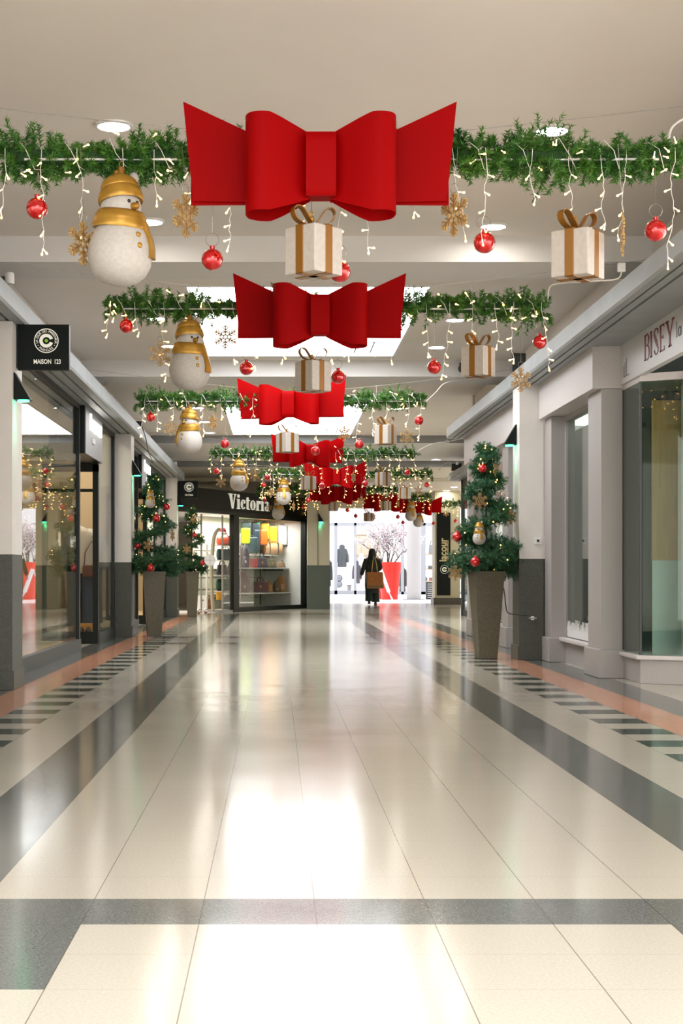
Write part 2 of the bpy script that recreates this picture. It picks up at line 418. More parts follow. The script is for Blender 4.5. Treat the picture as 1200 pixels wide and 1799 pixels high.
# grey portals above the shop entrances, with glowing lettering
def portal(y0, y1, txt, lab):
    p = thing('shop_portal', lab, 'shop sign', (-2.44, y0, 2.51), 0, None)
    g = MB(); g.box(-.33, 0, 0, y1-y0, 0, .612); g.build('casing', M['black_frame'], p)
    MB().box(0, .012, .02, y1-y0, .004, .608).build('face_panel', M['panel_grey'], p)
    L = MB()
    z = .34; yy = .42
    # a tall l followed by lower rounded letters, cut out of glowing acrylic
    L.box(.012, .03, yy, yy+.10, z, z+.21); yy += .14
    for k, (w_, h) in enumerate(((.26, .15), (.2, .15), (.24, .15), (.22, .15))):
        L.box(.012, .03, yy, yy+.07, z, z+h); L.box(.012, .03, yy+w_-.07, yy+w_, z, z+h); L.box(.012, .03, yy, yy+w_, z+h-.05, z+h)
        if k % 2: L.box(.012, .03, yy, yy+w_, z, z+.04)
        yy += w_+.05
    L.build('glowing_letter', M['letter_glow'], p)
    MB().box(.012, .03, .66, .9, .18, .25).build('sticker', M['white'], p)
    return p
portal(19.3, 21.15, '', 'grey panel with glowing white letters above the first entrance on the left')
portal(27.4, 29.1, '', 'farther grey panel with glowing white letters, behind the spiral tree on the left')
struct(MB().box(-3.2, -2.9, 19.3, 21.2, 2.55, 3.45).box(-3.2, -2.9, 27.4, 29.1, 2.55, 3.45).build('wall_left', M['shopwall']))
# ================================================================ RIGHT FACADE
def pil(x0, x1, y0, y1, z1=2.725, m='stone'):
    p = thing('pilaster', None, None); struct(p)
    MB().box(x0, x1, y0, y1, 0, z1).build('shaft', M[m], p)
    MB().box(x0-.035, x1+.01, y0-.035, y1+.035, 0, .27).build('plinth', M['stone'], p, bevel=.008)
pil(3.06, 3.27, 14.3, 14.9)
pil(3.05, 3.21, 16.85, 17.24)
pil(3.05, 3.27, 20.0, 20.5)
pil(3.05, 3.27, 23.5, 24.1)
# bulkhead above the windows
struct(MB().box(2.977, 3.3, 14.3, 17.24, 2.73, 3.13).build('wall_right', M['stone_lt']))
struct(MB().box(2.977, 3.3, 17.7, 24.1, 2.70, 3.13).build('wall_right', M['stone_lt']))
def right_window(y0, y1, n, zb=.28, zt=2.68):
    w = thing('window_%d' % n, None, None); struct(w)
    frame(w, [(3.2, 3.3, y0, y1, 0, zb), (3.2, 3.3, y0, y1, zt, 2.74), (3.2, 3.3, y0, y0+.06, zb, zt), (3.2, 3.3, y1-.06, y1, zb, zt)], M['stone'])
    MB().box(3.13, 3.25, y0, y1, zb-.045, zb).build('window_sill', M['stone_lt'], w, bevel=.012)
    g = MB().box(3.222, 3.232, y0+.06, y1-.06, zb, zt).build('glass', M['glass_r'], w)
    MB().box(3.8, 3.85, y0, y1, 0, 2.8).build('backing', M['dkgrey'], w)
    return w
w1 = right_window(14.9, 16.85, 11)
right_window(17.72, 20.0, 12); right_window(20.5, 23.5, 13)
random.seed(3)
def grass_decal(y0, y1, z0, w):
    g = MB(); y = y0
    while y < y1:
        h = random.uniform(.09, .20); d = random.uniform(.018, .035)
        g.prism([(y, z0+.08), (y+d*.8, z0+.08), (y+d*.55, z0+h), (y+d*.25, z0+h*.97)], 3.214, 3.2215, 'x'); y += d*.9
    g.box(3.214, 3.2215, y0, y1, z0, z0+.082); g.build('frost_decal', M['white'], w)
grass_decal(14.98, 16.78, .285, w1)
# BISEY bay window
w = thing('window_14', None, None); struct(w)
A = (3.262, 14.3); B = (3.262, 13.62); C_ = (3.62, 13.42); D = (4.7, 13.42)
pl = MB(); pl.prism([A, B, C_, D, (4.7, 14.3)], 0, .215); pl.build('plinth', M['stone'], w, bevel=.004)
def off(p, d): return (p[0]-d, p[1]-d)
MB().prism([(A[0]-.045, A[1]), (B[0]-.045, B[1]-.04), (C_[0], C_[1]-.045), (D[0], D[1]-.045), (4.7, 14.3)], .215, .255).build('window_sill', M['stone_lt'], w, bevel=.01)
g = MB(); g.box(3.262, 3.27, 13.64, 14.3, .255, 2.71)
dx, dy = C_[0]-B[0], C_[1]-B[1]; ll = math.hypot(dx, dy)
g.obox(((B[0]+C_[0])/2+.004, (B[1]+C_[1])/2+.004), math.atan2(dy, dx), ll, .008, .255, 2.71); g.build('glass', M['glass_r'], w)
MB().box(3.258, 3.276, 13.61, 13.64, .255, 2.71).box(3.258, 3.28, 14.27, 14.3, .255, 2.71).build('glazing_bar', M['dkgrey'], w)
MB().box(3.60, 3.72, 13.36, 13.5, .255, 2.76).build('window_frame', M['stone'], w)
MB().prism([A, B, C_, D, (4.7, 14.3)], 2.71, 2.78).build('soffit', M['stone_lt'], w)
struct(MB().box(3.275, 5.2, 14.32, 14.4, 0, 3.1).box(5.1, 5.2, 12, 14.4, 0, 3.1).build('wall_back', mat('dark_green_wall', (.035, .06, .05), .5)))
struct(MB().box(3.72, 5.1, 13.3, 13.42, 0, 2.8).build('wall_right', M['stone']))
struct(MB().box(3.25, 5.2, 5, 14.3, 3.13, 3.3).build('ceiling', M['stone']))
# the dark lining and timber panel standing behind the glass
bp = thing('timber_screen', 'yellow-brown timber panel with frosted lower half behind the corner shop window', 'panel', (3.40, 13.74, .255))
MB().box(.0, .5, 0, .02, .83, 2.30).build('timber_board', M['ochre'], bp)
MB().box(.0, .5, -.012, .0, 0, .85).build('frosted_film', mat('frosted_film', (.42, .46, .45), .3), bp)
# fascia with sign
fs = thing('shop_sign', 'pale fascia board reading BISEY in thin maroon letters', 'sign', (3.24, 14.3, 2.76))
MB().box(0, .06, -6, 0, 0, .39).build('board', mat('fascia_white', (.62, .62, .62), .35), fs)
struct(MB().box(3.225, 3.3, 8.3, 14.3, 3.15, 3.17).build('trim_7', M['groove']))
# letters drawn on the plane x = -.002, running towards the camera (local -y)
def sletter(g, kind, u, z, h, w):
    def bar(u0, z0, u1, z1, t0, t1=None):
        t1 = t0 if t1 is None else t1
        P0 = Vector((u0, z0)); P1 = Vector((u1, z1)); 
        horiz = abs(z1-z0) < abs(u1-u0)*.3
        if horiz: q = [(u0, z0-t0/2), (u1, z1-t1/2), (u1, z1+t1/2), (u0, z0+t0/2)]
        else: q = [(u0-t0/2, z0), (u0+t0/2, z0), (u1+t1/2, z1), (u1-t1/2, z1)]
        g.add([(-.004, -a, b) for a, b in q]+[(0, -a, b) for a, b in q], [(0,1,2,3), (7,6,5,4), (0,4,5,1), (1,5,6,2), (2,6,7,3), (3,7,4,0)])
    def arc(cu, cz, ru, rz, a0, a1, t0, t1, n=10):
        for i in range(n):
            a = a0+(a1-a0)*i/n; b = a0+(a1-a0)*(i+1)/n
            ta = t0+(t1-t0)*abs(math.cos(a)); tb = t0+(t1-t0)*abs(math.cos(b))
            q = [(cu+(ru-ta/2)*math.cos(a), cz+(rz-t0/2)*math.sin(a)), (cu+(ru+ta/2)*math.cos(a), cz+(rz+t0/2)*math.sin(a)),
                 (cu+(ru+tb/2)*math.cos(b), cz+(rz+t0/2)*math.sin(b)), (cu+(ru-tb/2)*math.cos(b), cz+(rz-t0/2)*math.sin(b))]
            g.add([(-.004, -x_, y_) for x_, y_ in q]+[(0, -x_, y_) for x_, y_ in q], [(0,1,2,3), (7,6,5,4), (0,4,5,1), (2,6,7,3)])
    T = w*.2; t = w*.07
    if kind in 'BIE': bar(u+T/2, z, u+T/2, z+h, T); bar(u-t, z+t/2, u+T+t, z+t/2, t); bar(u-t, z+h-t/2, u+T+t, z+h-t/2, t)
    if kind == 'B':
        bar(u+T, z+h-t/2, u+w*.5, z+h-t/2, t); bar(u+T, z+h*.55, u+w*.5, z+h*.55, t); bar(u+T, z+t/2, u+w*.55, z+t/2, t)
        arc(u+w*.5, z+h*.775, w*.35, h*.225, -PI/2, PI/2, t, T*.8); arc(u+w*.55, z+h*.28, w*.38, h*.27, -PI/2, PI/2, t, T*.8)
    if kind == 'E':
        bar(u+T, z+t/2, u+w*.85, z+t/2, t); bar(u+T, z+h*.52, u+w*.6, z+h*.52, t); bar(u+T, z+h-t/2, u+w*.8, z+h-t/2, t)
        bar(u+w*.85, z, u+w*.85, z+h*.17, t*1.5, t*.3); bar(u+w*.8, z+h, u+w*.8, z+h*.87, t*1.5, t*.3); bar(u+w*.6, z+h*.45, u+w*.6, z+h*.59, t*1.5)
    if kind == 'S':
        arc(u+w*.5, z+h*.79, w*.36, h*.20, PI*.1, PI, t, T*.7); arc(u+w*.5, z+h*.21, w*.36, h*.20, -PI, PI*.0-.1, t, T*.7)
        bar(u+w*.16, z+h*.79, u+w*.5, z+h*.5, T*.7, T*2.2); bar(u+w*.5, z+h*.5, u+w*.84, z+h*.2, T*2.2, T*.7)
        bar(u+w*.84, z+h*.95, u+w*.84, z+h*.76, t, t)
    if kind == 'Y':
        bar(u+w*.08, z+h, u+w*.5, z+h*.42, T, T); bar(u+w*.95, z+h, u+w*.55, z+h*.42, t, t); bar(u+w*.5, z, u+w*.5, z+h*.45, T)
        bar(u+w*.3, z+t/2, u+w*.7, z+t/2, t); bar(u-w*.08, z+h-t/2, u+w*.3, z+h-t/2, t); bar(u+w*.8, z+h-t/2, u+w*1.1, z+h-t/2, t)
    if kind == 'l': bar(u, z, u, z+h, T*.6)
    if kind == 'a':
        arc(u+w*.4, z+h*.28, w*.34, h*.28, 0, 2*PI, t*1.4, T*.8, 16); bar(u+w*.8, z, u+w*.8, z+h*.56, T*.7)
    return g
u = 14.3-13.35
for k, wd in (('B', .17), ('I', .06), ('S', .18), ('E', .16), ('Y', .23)):
    g = MB(); sletter(g, k, u, .095, .225, wd if k != 'I' else .2); u += wd+.042
    g.build('letter', M['maroon'], fs)
g = MB(); sletter(g, 'l', 2.02, .14, .13, .1); g.build('small_letter', M['grey_letter'], fs); g = MB(); sletter(g, 'a', 2.06, .14, .13, .11); g.build('small_letter', M['grey_letter'], fs)
g = MB()
for u, h in ((.15, .1), (.20, .13), (.26, .16)): sletter(g, 'l', u, .06, h, .07)
g.box(-.004, 0, -.36, -.14, .055, .062); g.build('emblem', M['grey_letter'], fs)
# metal box in the plinth
eb = thing('meter_box', 'small grey metal box with round lock set in the shop window plinth', 'box', (3.62, 13.40, .02))
a_ = 0
MB().box(-.17+.36-.16, .01+.17, -.02, .0, .055, .20).build('frame', M['cornice'], eb, bevel=.003)
MB().box(.045, .165, -.028, -.02, .068, .187).build('door', mat('box_door', (.24, .27, .25), .45), eb, bevel=.002)
MB().ball((.145, -.03, .12), .009, 10).build('lock', M['dkgrey'], eb)

# second right section, set back: glazed corner shop
w = thing('window_15', None, None); struct(w)
MB().box(4.3, 4.36, 24.3, 35.2, 0, .12).box(4.3, 4.36, 24.3, 35.2, 2.95, 3.13).box(4.28, 4.36, 35.14, 35.22, 0, 3.13).box(4.3, 4.36, 29.7, 29.8, 0, 3.13).box(4.3, 4.36, 24.3, 24.4, 0, 3.13).build('window_frame', M['dkgrey'], w)
MB().box(4.32, 4.33, 24.4, 35.14, .12, 2.95).build('glass', M['glass'], w)
struct(MB().box(3.05, 7.2, 24.1, 24.28, 0, 3.2).box(7.1, 7.2, 24.2, 35.5, 0, 3.2).build('wall_right', M['stone_lt']))
struct(MB().box(4.36, 7.2, 24.2, 35.3, 3.13, 3.2).build('ceiling', M['stone_lt']))
MB().box(4.36, 7.1, 35.14, 35.2, .12, 2.95).build('glass', M['glass_c'], w)
area_light('shop_ceiling_light', (5.7, 30, 3.1), 2, 6, 320, (1, .95, .9))  # unseen source, made strong so its spill brightens the middle of the arcade
struct(MB().box(8.9, 9.0, 24, 48.4, 0, 3.6).build('wall_right', M['shopwall']))

# ================================================================ END OF THE ARCADE
e = thing('column', None, None); struct(e)
MB().box(.82, 1.42, 40.6, 41.1, 1.18, 3.5).build('shaft', mat('pillar_beige', (.56, .52, .40), .5), e)
MB().box(.815, 1.425, 40.59, 41.11, 0, 1.18).build('dado', mat('pillar_dado', (.065, .085, .06), .35), e)
MB().box(1.1, 1.108, 40.588, 40.6, 1.18, 3.3).build('joint', M['dkgrey'], e)
struct(MB().box(1.2, 1.42, 41.1, 48, 0, 3.5).build('wall_left', mat('passage_wall', (.2, .2, .15), .6)))
struct(MB().box(-6, -5.9, 34, 48, 0, 3.6).box(-6, 1.3, 47.9, 48, 0, 3.6).build('wall_left', M['shopwall']))
q = thing('column', None, None); struct(q)
MB().box(4.88, 5.66, 46.8, 47.6, .18, 3.51).build('shaft', mat('sign_pillar', (.52, .49, .33), .5), q)
MB().box(4.84, 5.70, 46.76, 47.64, 0, .2).build('plinth', mat('pillar_plinth', (.06, .055, .035), .4), q)
# atrium beyond
struct(MB().box(-3.1, -3, 48.4, 69, 0, 6.5).box(-3, 1.2, 48.3, 48.4, 0, 6.5).build('wall_left', M['white']))
struct(MB().box(13.9, 14, 47, 69, 0, 6.5).box(9, 14, 47.9, 48.0, 0, 6.5).build('wall_right', M['white']))
struct(MB().box(-3, 14, 48.4, 69, 6.4, 6.5).box(-6, 14, 48.3, 48.4, 4.6, 6.5).build('ceiling', M['white']))
struct(MB().box(-3, 14, 67.9, 68.2, 3.2, 6.5).build('wall_back', mat('atrium_lintel', (.68, .68, .71), .5)))
w = thing('window_16', None, None); struct(w)
g = MB()
for px, wd in ((590, .13), (624, .10), (707, .12), (743, .22), (800, .12), (840, .1)):
    x = X(px, 68); g.box(x-wd/2, x+wd/2, 67.9, 68.1, .0, 3.2)
g.box(-3, 14, 67.9, 68.1, 3.08, 3.2).box(-3, X(652, 68), 67.9, 68.1, 0, .17).box(X(700, 68), 14, 67.9, 68.1, 0, .12).build('window_frame', M['alu'], w)
MB().box(-3, 14, 68.02, 68.03, .1, 3.1).build('glass', M['glass_c'], w)
struct(MB().box(-3, 14, 68.2, 76, -.02, .05).build('floor', M['white_floor']))
struct(MB().box(-3, 14, 75.9, 76, 0, 4).box(-3.1, -3, 68.2, 76, 0, 4).box(14, 14.1, 68.2, 76, 0, 4).build('wall_back', mat('bright_shop_wall', (.85, .84, .83), .6)))
struct(MB().box(-3, 14, 68.2, 76, 3.9, 4).build('ceiling', M['white']))
area_light('shop_ceiling_light', (4.5, 71.5, 3.8), 14, 5, 420, (1, 1, 1))
e = thing('column', 'white round column standing in the bright hall beyond the arcade', None); struct(e)
cx, cyy = X(725.5, 55), 54.6
MB().lathe([(.26, .04), (.26, 5), (.26, 6.4)], 32, (cx, cyy, 0)).build('shaft', mat('round_column_paint', (.5, .49, .49), .5), e, smooth=True)
MB().lathe([(.40, 0), (.40, .03), (.27, .04)], 32, (cx, cyy, 0)).build('base', M['alu'], e, smooth=30)
# ================================================================ CEILING LIGHTS, WALL LAMPS, SIGNS
def downlight_proto():
    t = thing('downlight', None, None)
    MB().lathe([(.095, 0), (.118, 0), (.118, -.012), (.1, -.016), (.095, 0)], 28).build('trim_ring', M['white_metal'], t, smooth=30)
    MB().lathe([(.001, -.004), (.096, -.004), (.096, -.001), (.001, -.001)], 28).build('diffuser', M['lamp_disc'], t)
    return t
DL = [(-1.02, 9.5, ZC, 'round recessed ceiling light above the nearest garland, left of the big bow'),
      (1.74, 9.6, ZC, 'round recessed ceiling light just above the nearest garland, right of the big bow'),
      (-1.01, 12.1, ZC, 'round recessed ceiling light beside the largest snowman'),
      (1.75, 12.26, ZC, 'round recessed ceiling light behind the red bauble right of the nearest bow'),
      (-1.33, 16.7, ZC, 'round ceiling light left of the first skylight, at its near end behind the second garland'),
      (1.98, 16.8, ZC, 'round ceiling light right of the first skylight, just below the second garland'),
      (-1.32, 18.75, ZC, 'round ceiling light left of the first skylight, at its far end'),
      (1.99, 18.85, ZC, 'round ceiling light right of the first skylight, at its far end above a red bauble'),
      (-1.34, 25.8, ZC, 'round ceiling light left of the second skylight, at its near end under the third garland'),
      (2.05, 25.9, ZC, 'round ceiling light right of the second skylight, touching the third garland'),
      (-1.34, 28.2, ZC, 'middle one of the three ceiling lights left of the second skylight'),
      (-1.34, 30.4, ZC, 'farthest of the three ceiling lights left of the second skylight'),
      (3.74, 35.6, 3.648, 'round ceiling light in the pale soffit beside the right cornice end'),
      (5.22, 44.6, 3.51, 'nearer round light in the low beige ceiling before the black banner'),
      (5.22, 46.6, 3.51, 'farther round light in the low beige ceiling before the black banner')]
dl0 = downlight_proto()
for i, (x, y, z, lab) in enumerate(DL): place(dl0, i, lab, 'ceiling light', (x, y, z), group='round recessed ceiling lights')

def wall_lamp(loc, s, lab, used=[0], sz=1):
    t = thing('wall_lamp', lab, 'wall lamp', loc, 0, 'green wall lamps on the columns'); t.scale = (sz,)*3
    g = MB(); a = [(0, 0), (s*.14, -.235), (0, -.235)]
    g.prism([(x, z) for x, z in a], -.07, .07, 'y'); g.build('shade', M['sign_black'], t)
    MB().lathe([(.001, 0), (.05, 0), (.05, -.012), (.001, -.012)], 16, (s*.07, 0, -.235)).build('light_source', M['green_glow'], t)
    sp = spot_light('green_glow', Vector(loc)+Vector((s*.07, 0, -.26))*sz, 5, (.05, 1, .45), (0, s*.28, 0), 1.0, .02)
    return t
wall_lamp((-2.235, 12.98, 1+(1005-655)/F*12.98), 1, 'black wedge wall lamp glowing green under the nearest hanging sign')
wall_lamp((-2.235, 23.6, 2.74), 1, 'black wedge wall lamp glowing green on the second column on the left')
wall_lamp((-2.235, 34.3, 2.74), 1, 'wedge wall lamp under the VICTORIA hanging sign')
wall_lamp((2.757, 17.5, 2.70), -1, 'black wedge wall lamp glowing green on the white column on the right')
wall_lamp((1.12, 40.58, 2.58), 1, 'small green wall lamp on the beige pillar beside the bag shop')

def text_into(g, s, size, cx_, cz, y, align='C', rot=0, depth=.003, xs=1.0, bold=0, plane='xz'):
    cu = bpy.data.curves.new('t', 'FONT'); cu.body = s; cu.size = size; cu.align_x = {'C': 'CENTER', 'L': 'LEFT'}[align]; cu.align_y = 'CENTER'
    cu.extrude = depth; cu.offset = bold; cu.resolution_u = 3
    ob = bpy.data.objects.new('t', cu); me = bpy.data.meshes.new_from_object(ob)
    R = Matrix.Rotation(rot, 3, 'Z'); vs = []
    for v in me.vertices:
        p = R @ Vector((v.co.x*xs, v.co.y, v.co.z)); vs.append((cx_+p.x, y-p.z, cz+p.y))
    g.add(vs, [list(f.vertices) for f in me.polygons])
    bpy.data.objects.remove(ob); bpy.data.curves.remove(cu); bpy.data.meshes.remove(me)
def emblem(t, cx_, cz, R, y, ring_text=True):
    g = MB()
    def annulus(r0, r1, a0=0, a1=2*PI, n=48):
        for i in range(n):
            a = a0+(a1-a0)*i/n; b = a0+(a1-a0)*(i+1)/n
            q = [(cx_+r*math.cos(k), cz+r*math.sin(k)) for r, k in ((r0, a), (r1, a), (r1, b), (r0, b))]
            g.add([(x_, y-.004, z_) for x_, z_ in q]+[(x_, y, z_) for x_, z_ in q], [(0,1,2,3), (1,5,6,2), (0,3,7,4), (0,4,5,1), (2,6,7,3)])
    annulus(R*.93, R)
    g.build('emblem_ring', M['cream_letter'], t); g = MB()
    annulus(R*.30, R*.57, .32, 2*PI-.32)
    g.build('emblem_letter', M['cream_letter'], t)
    g = MB()
    if ring_text:
        s = 'LA COUR DES MAR\u00c9CHAUX'; n = len(s); a0 = PI+.28; a1 = -.28
        for i, ch in enumerate(s):
            if ch == ' ': continue
            a = a0+(a1-a0)*(i+.5)/n; text_into(g, ch, R*.27, cx_+R*.765*math.cos(a), cz+R*.765*math.sin(a), y, rot=a-PI/2)
        s = 'MULHOUSE'; n = len(s)
        for i, ch in enumerate(s):
            a = PI*1.25+(PI*.5)*(i+.5)/n; text_into(g, ch, R*.27, cx_+R*.765*math.cos(a), cz+R*.765*math.sin(a), y, rot=a+PI/2)
        for a in (PI*1.17, PI*1.83): text_into(g, '\u2022', R*.3, cx_+R*.765*math.cos(a), cz+R*.765*math.sin(a), y, rot=0)
        g.build('ring_text', M['cream_letter'], t)
    d = MB(); d.lathe([(.001, 0), (R*.14, 0), (R*.14, .004), (.001, .004)], 20)
    d.v = [(cx_+x_, y-.001-z_, cz+y_) for x_, y_, z_ in d.v]
    d.build('dot', M['lime'], t)
def hanging_sign(loc, name, lab, w=.445, h=.39):
    t = thing('hanging_sign', lab, 'sign', loc, 0, 'black square signs projecting from the columns')
    MB().box(0, w, -.04, .04, -h, 0).build('panel', M['sign_black'], t, bevel=.003)
    MB().box(-.012, .0, -.03, .03, -h*.95, -h*.05).build('bracket', M['dkgrey'], t)
    emblem(t, w*.56, -h*.36, h*.27, -.0405)
    for word, u in ((('MAISON', .216), ('123', .345)) if ' ' in name else ((name, w*.56),)):
        g = MB(); text_into(g, word, .054, u, -h*.825, -.0405, bold=.0007, xs=.76); g.build('lettering', M['cream_letter'], t)
hanging_sign((-2.228, 13.08, 3.128), 'MAISON 123', 'black square hanging sign with round emblem reading MAISON 123')
hanging_sign((-2.228, 34.32, 3.06), 'VICTORIA', 'small black square hanging sign with round emblem reading VICTORIA')

# tall black banner on the far pillar
bn = thing('banner', 'tall black vertical banner with gold lettering la cour on the far pillar', 'banner', (4.94, 46.79, .28))
MB().box(0, .42, -.015, .0, 0, 2.55).build('panel', M['sign_black'], bn)
g = MB(); text_into(g, 'lacour', .30, .20, 1.40, -.016, rot=PI/2, bold=.008, xs=.95); g.build('lettering', mat('gold_letter', (.62, .55, .28), .5), bn)
g = MB(); text_into(g, 'DES MARECHAUX', .075, .335, 1.40, -.016, rot=PI/2, bold=.002); g.build('small_lettering', bpy.data.materials['gold_letter'], bn)
emblem(bn, .235, .80, .13, -.016, False)
# small items fixed to the right column
it = thing('intercom', 'small white wall plate with dark button on the white half of the right column', 'wall plate', (2.968, 17.247, 1.355))
MB().box(-.04, .04, -.02, 0, -.04, .04).build('plate', M['white'], it, bevel=.004)
MB().box(-.014, .014, -.026, -.02, -.014, .014).build('button', M['dkgrey'], it)
so = thing('power_socket', 'grey square power socket low on the granite dado of the right column', 'socket', (2.905, 17.247, .485))
MB().box(-.042, .042, -.016, 0, -.042, .042).build('plate', M['stone'], so, bevel=.004)
MB().lathe([(.001, 0), (.028, 0), (.03, .003), (.001, .003)], 20).build('outlet', M['black'], so)
so.children[-1].rotation_euler = (PI/2, 0, 0); so.children[-1].location = (0, -.015, 0)
pc = thing('power_cable', 'thin black power cable running from the right planter to the wall socket', 'cable', (0, 0, 0))
pts = [P(881, 1018, 17.42), P(886, 1040, 17.4), P(889, 1066, 17.36), P(893, 1077, 17.3), P(910, 1080, 17.22), P(928, 1082, 17.2)]
def smooth_path(pts, n=5):
    out = []; m = len(pts); pts = [Vector(p) for p in pts]
    for i in range(m-1):
        p0, p1, p2, p3 = pts[max(i-1, 0)], pts[i], pts[i+1], pts[min(i+2, m-1)]
        for k in range(n):
            t = k/n; out.append(.5*((2*p1)+(p2-p0)*t+(2*p0-5*p1+4*p2-p3)*t*t+(3*p1-p0-3*p2+p3)*t**3))
    out.append(pts[-1]); return out
MB().tube(smooth_path(pts), .006, 6).build('cord', M['wire_d'], pc)
MB().box(2.885, 2.92, 17.195, 17.232, .455, .50).build('plug', M['white'], pc, bevel=.006)

def boxy(name, loc, s, m, lab, cat, rz=0):
    t = thing(name, lab, cat, loc, rz); MB().box(-s[0]/2, s[0]/2, -s[1]/2, s[1]/2, 0, s[2]).build('housing', m, t, bevel=.006); return t
t = boxy('loudspeaker', (2.80, 17.6, 3.31), (.16, .14, .22), M['black'], 'black loudspeaker standing on the right cornice above a snowflake', 'loudspeaker')
MB().box(-.06, .06, -.078, -.07, .03, .19).build('grille', M['dkgrey'], t)
t = boxy('loudspeaker', (-2.28, 24.6, 3.31), (.16, .14, .13), M['black'], 'small black loudspeaker on the left cornice near the second column', 'loudspeaker', .4)
MB().box(-.06, .06, -.078, -.07, .02, .11).build('grille', M['dkgrey'], t)
t = boxy('loudspeaker', (4.10, 34.6, 3.31), (.22, .16, .18), M['black'], 'black loudspeaker on the far cornice beside the right spiral tree top', 'loudspeaker')
MB().box(-.08, .08, -.088, -.08, .02, .16).build('grille', M['dkgrey'], t)
t = thing('security_camera', 'small dark dome camera on the ceiling beam beside the second gift box', 'camera', (X(812, 20.0), 20.03, 3.70))
MB().ball((0, -.03, -.02), .055, 18).build('dome', M['dkgrey'], t, smooth=True)
MB().box(-.03, .03, -.03, .04, .0, .06).build('mount', M['black'], t)
t = thing('sensor', 'white cylindrical sensor fixed to the left cornice edge', 'sensor', (-2.12, 11.9, 3.27))
MB().lathe([(.001, 0), (.035, 0), (.038, .01), (.038, .08), (.03, .09), (.001, .09)], 20).build('housing', M['white'], t, smooth=40)
t.location = P(17, 490, 12.3); t.location.z -= .04
MB().box(-.07, 0, -.012, .012, .02, .06).build('bracket', M['dkgrey'], t)
def junction(px, py, Y, lab, w=.055):
    t = thing('junction_box', lab, 'junction box', P(px, py, Y), 0)
    MB().box(-w/2, w/2, -.02, .02, -w*.6, w*.6).build('housing', M['white'], t, bevel=.006)
    MB().box(-w*.3, w*.3, -.024, -.02, -w*.2, w*.35).build('cover', M['white_metal'], t)
    return t
junction(1092, 470, 11.2, 'white junction box on the right cornice below the edge-on snowflake')
junction(786, 776, 24.2, 'small white cable connector above the right cornice end', .05)
junction(803, 814, 33.0, 'small white cable connector by the farther right cornice', .05)
junction(308, 806, 32.6, 'small white junction box on the left cornice near its far end', .06).location = (-2.17, 32.6, 3.337)

# ================================================================ GARLANDS
def sprig(g, p, d, L, n, nl, nw, rnd):
    d = d.normalized(); a = d.orthogonal().normalized(); b = d.cross(a)
    for i in range(n):
        t = (i+rnd.random())/n; ang = rnd.uniform(0, 2*PI)
        q = p+d*L*t
        nd = (d*rnd.uniform(.35, .8)+(a*math.cos(ang)+b*math.sin(ang))).normalized()*nl*rnd.uniform(.7, 1.15)*(1-.35*t)
        s = nd.cross(Vector((rnd.uniform(-1, 1), rnd.uniform(-1, 1), rnd.uniform(-1, 1))))
        s = s.normalized()*nw if s.length > 1e-6 else a*nw
        g.add([q-s, q+s, q+nd], [(0, 1, 2)])
def garland_foliage(L, seed, nsp, nper, nl=.045, nw=.0028, r=.085):
    rnd = random.Random(seed); g = MB()
    ph = [rnd.uniform(0, 6) for _ in range(4)]
    for i in range(nsp):
        x = -L/2+L*(i+rnd.random())/nsp
        w = 1+.35*math.sin(x*7+ph[0])+.25*math.sin(x*15+ph[1])
        oz = .015*math.sin(x*5+ph[2])
        ang = rnd.uniform(0, 2*PI); rr = rnd.uniform(0, .04)
        p = Vector((x, rr*math.cos(ang), oz+rr*math.sin(ang)))
        d = Vector((rnd.uniform(-.7, .7), math.cos(ang), math.sin(ang)*(1.1)))
        sprig(g, p, d, r*w*rnd.uniform(.6, 1.25), nper, nl, nw, rnd)
    return g
fol = [garland_foliage(3.4, 1, 820, 60, .048, .0036, .105).mesh('foliage', M['needle']),
       garland_foliage(3.4, 2, 640, 46, .05, .0046, .105).mesh('foliage', M['needle']),
       garland_foliage(3.4, 3, 440, 34, .055, .0068, .11).mesh('foliage', M['needle'])]
core = MB().tube([(x/10*3.3-1.65, .004*math.sin(x*3), .006*math.cos(x*2)) for x in range(11)], .04, 8).mesh('stem', M['needle_core'])
# a light: short clear sleeve with a glowing tip
bl = MB(); bl.lathe([(.0022, 0), (.0028, -.006), (.0028, -.022), (.0022, -.024)], 6); bl.mi = 1
bl.ball((0, 0, -.029), .0055, 8, (1, 1, 1.3)); bl1 = bl; bulb_me = bl.mesh('bulb', [M['bulb_sleeve'], M['bulb']])
bl = MB(); bl.lathe([(.003, 0), (.0042, -.006), (.0042, -.024), (.003, -.028)], 6); bl.mi = 1
bl.ball((0, 0, -.034), .0072, 8, (1, 1, 1.3)); bl2 = bl; bulb_me2 = bl.mesh('bulb', [M['bulb_sleeve'], M['bulb']])
bl = MB(); bl.lathe([(.004, 0), (.005, -.006), (.005, -.022), (.003, -.028)], 5); bl.mi = 1
bl.ball((0, 0, -.034), .0068, 6, (1, 1, 1.2)); bl3 = bl; bulb_me3 = bl.mesh('bulb', [M['bulb_sleeve'], M['bulb']])
ORD = ['nearest', 'second', 'third', 'fourth', 'fifth', 'sixth', 'seventh', 'farthest']
ZP = 3.05
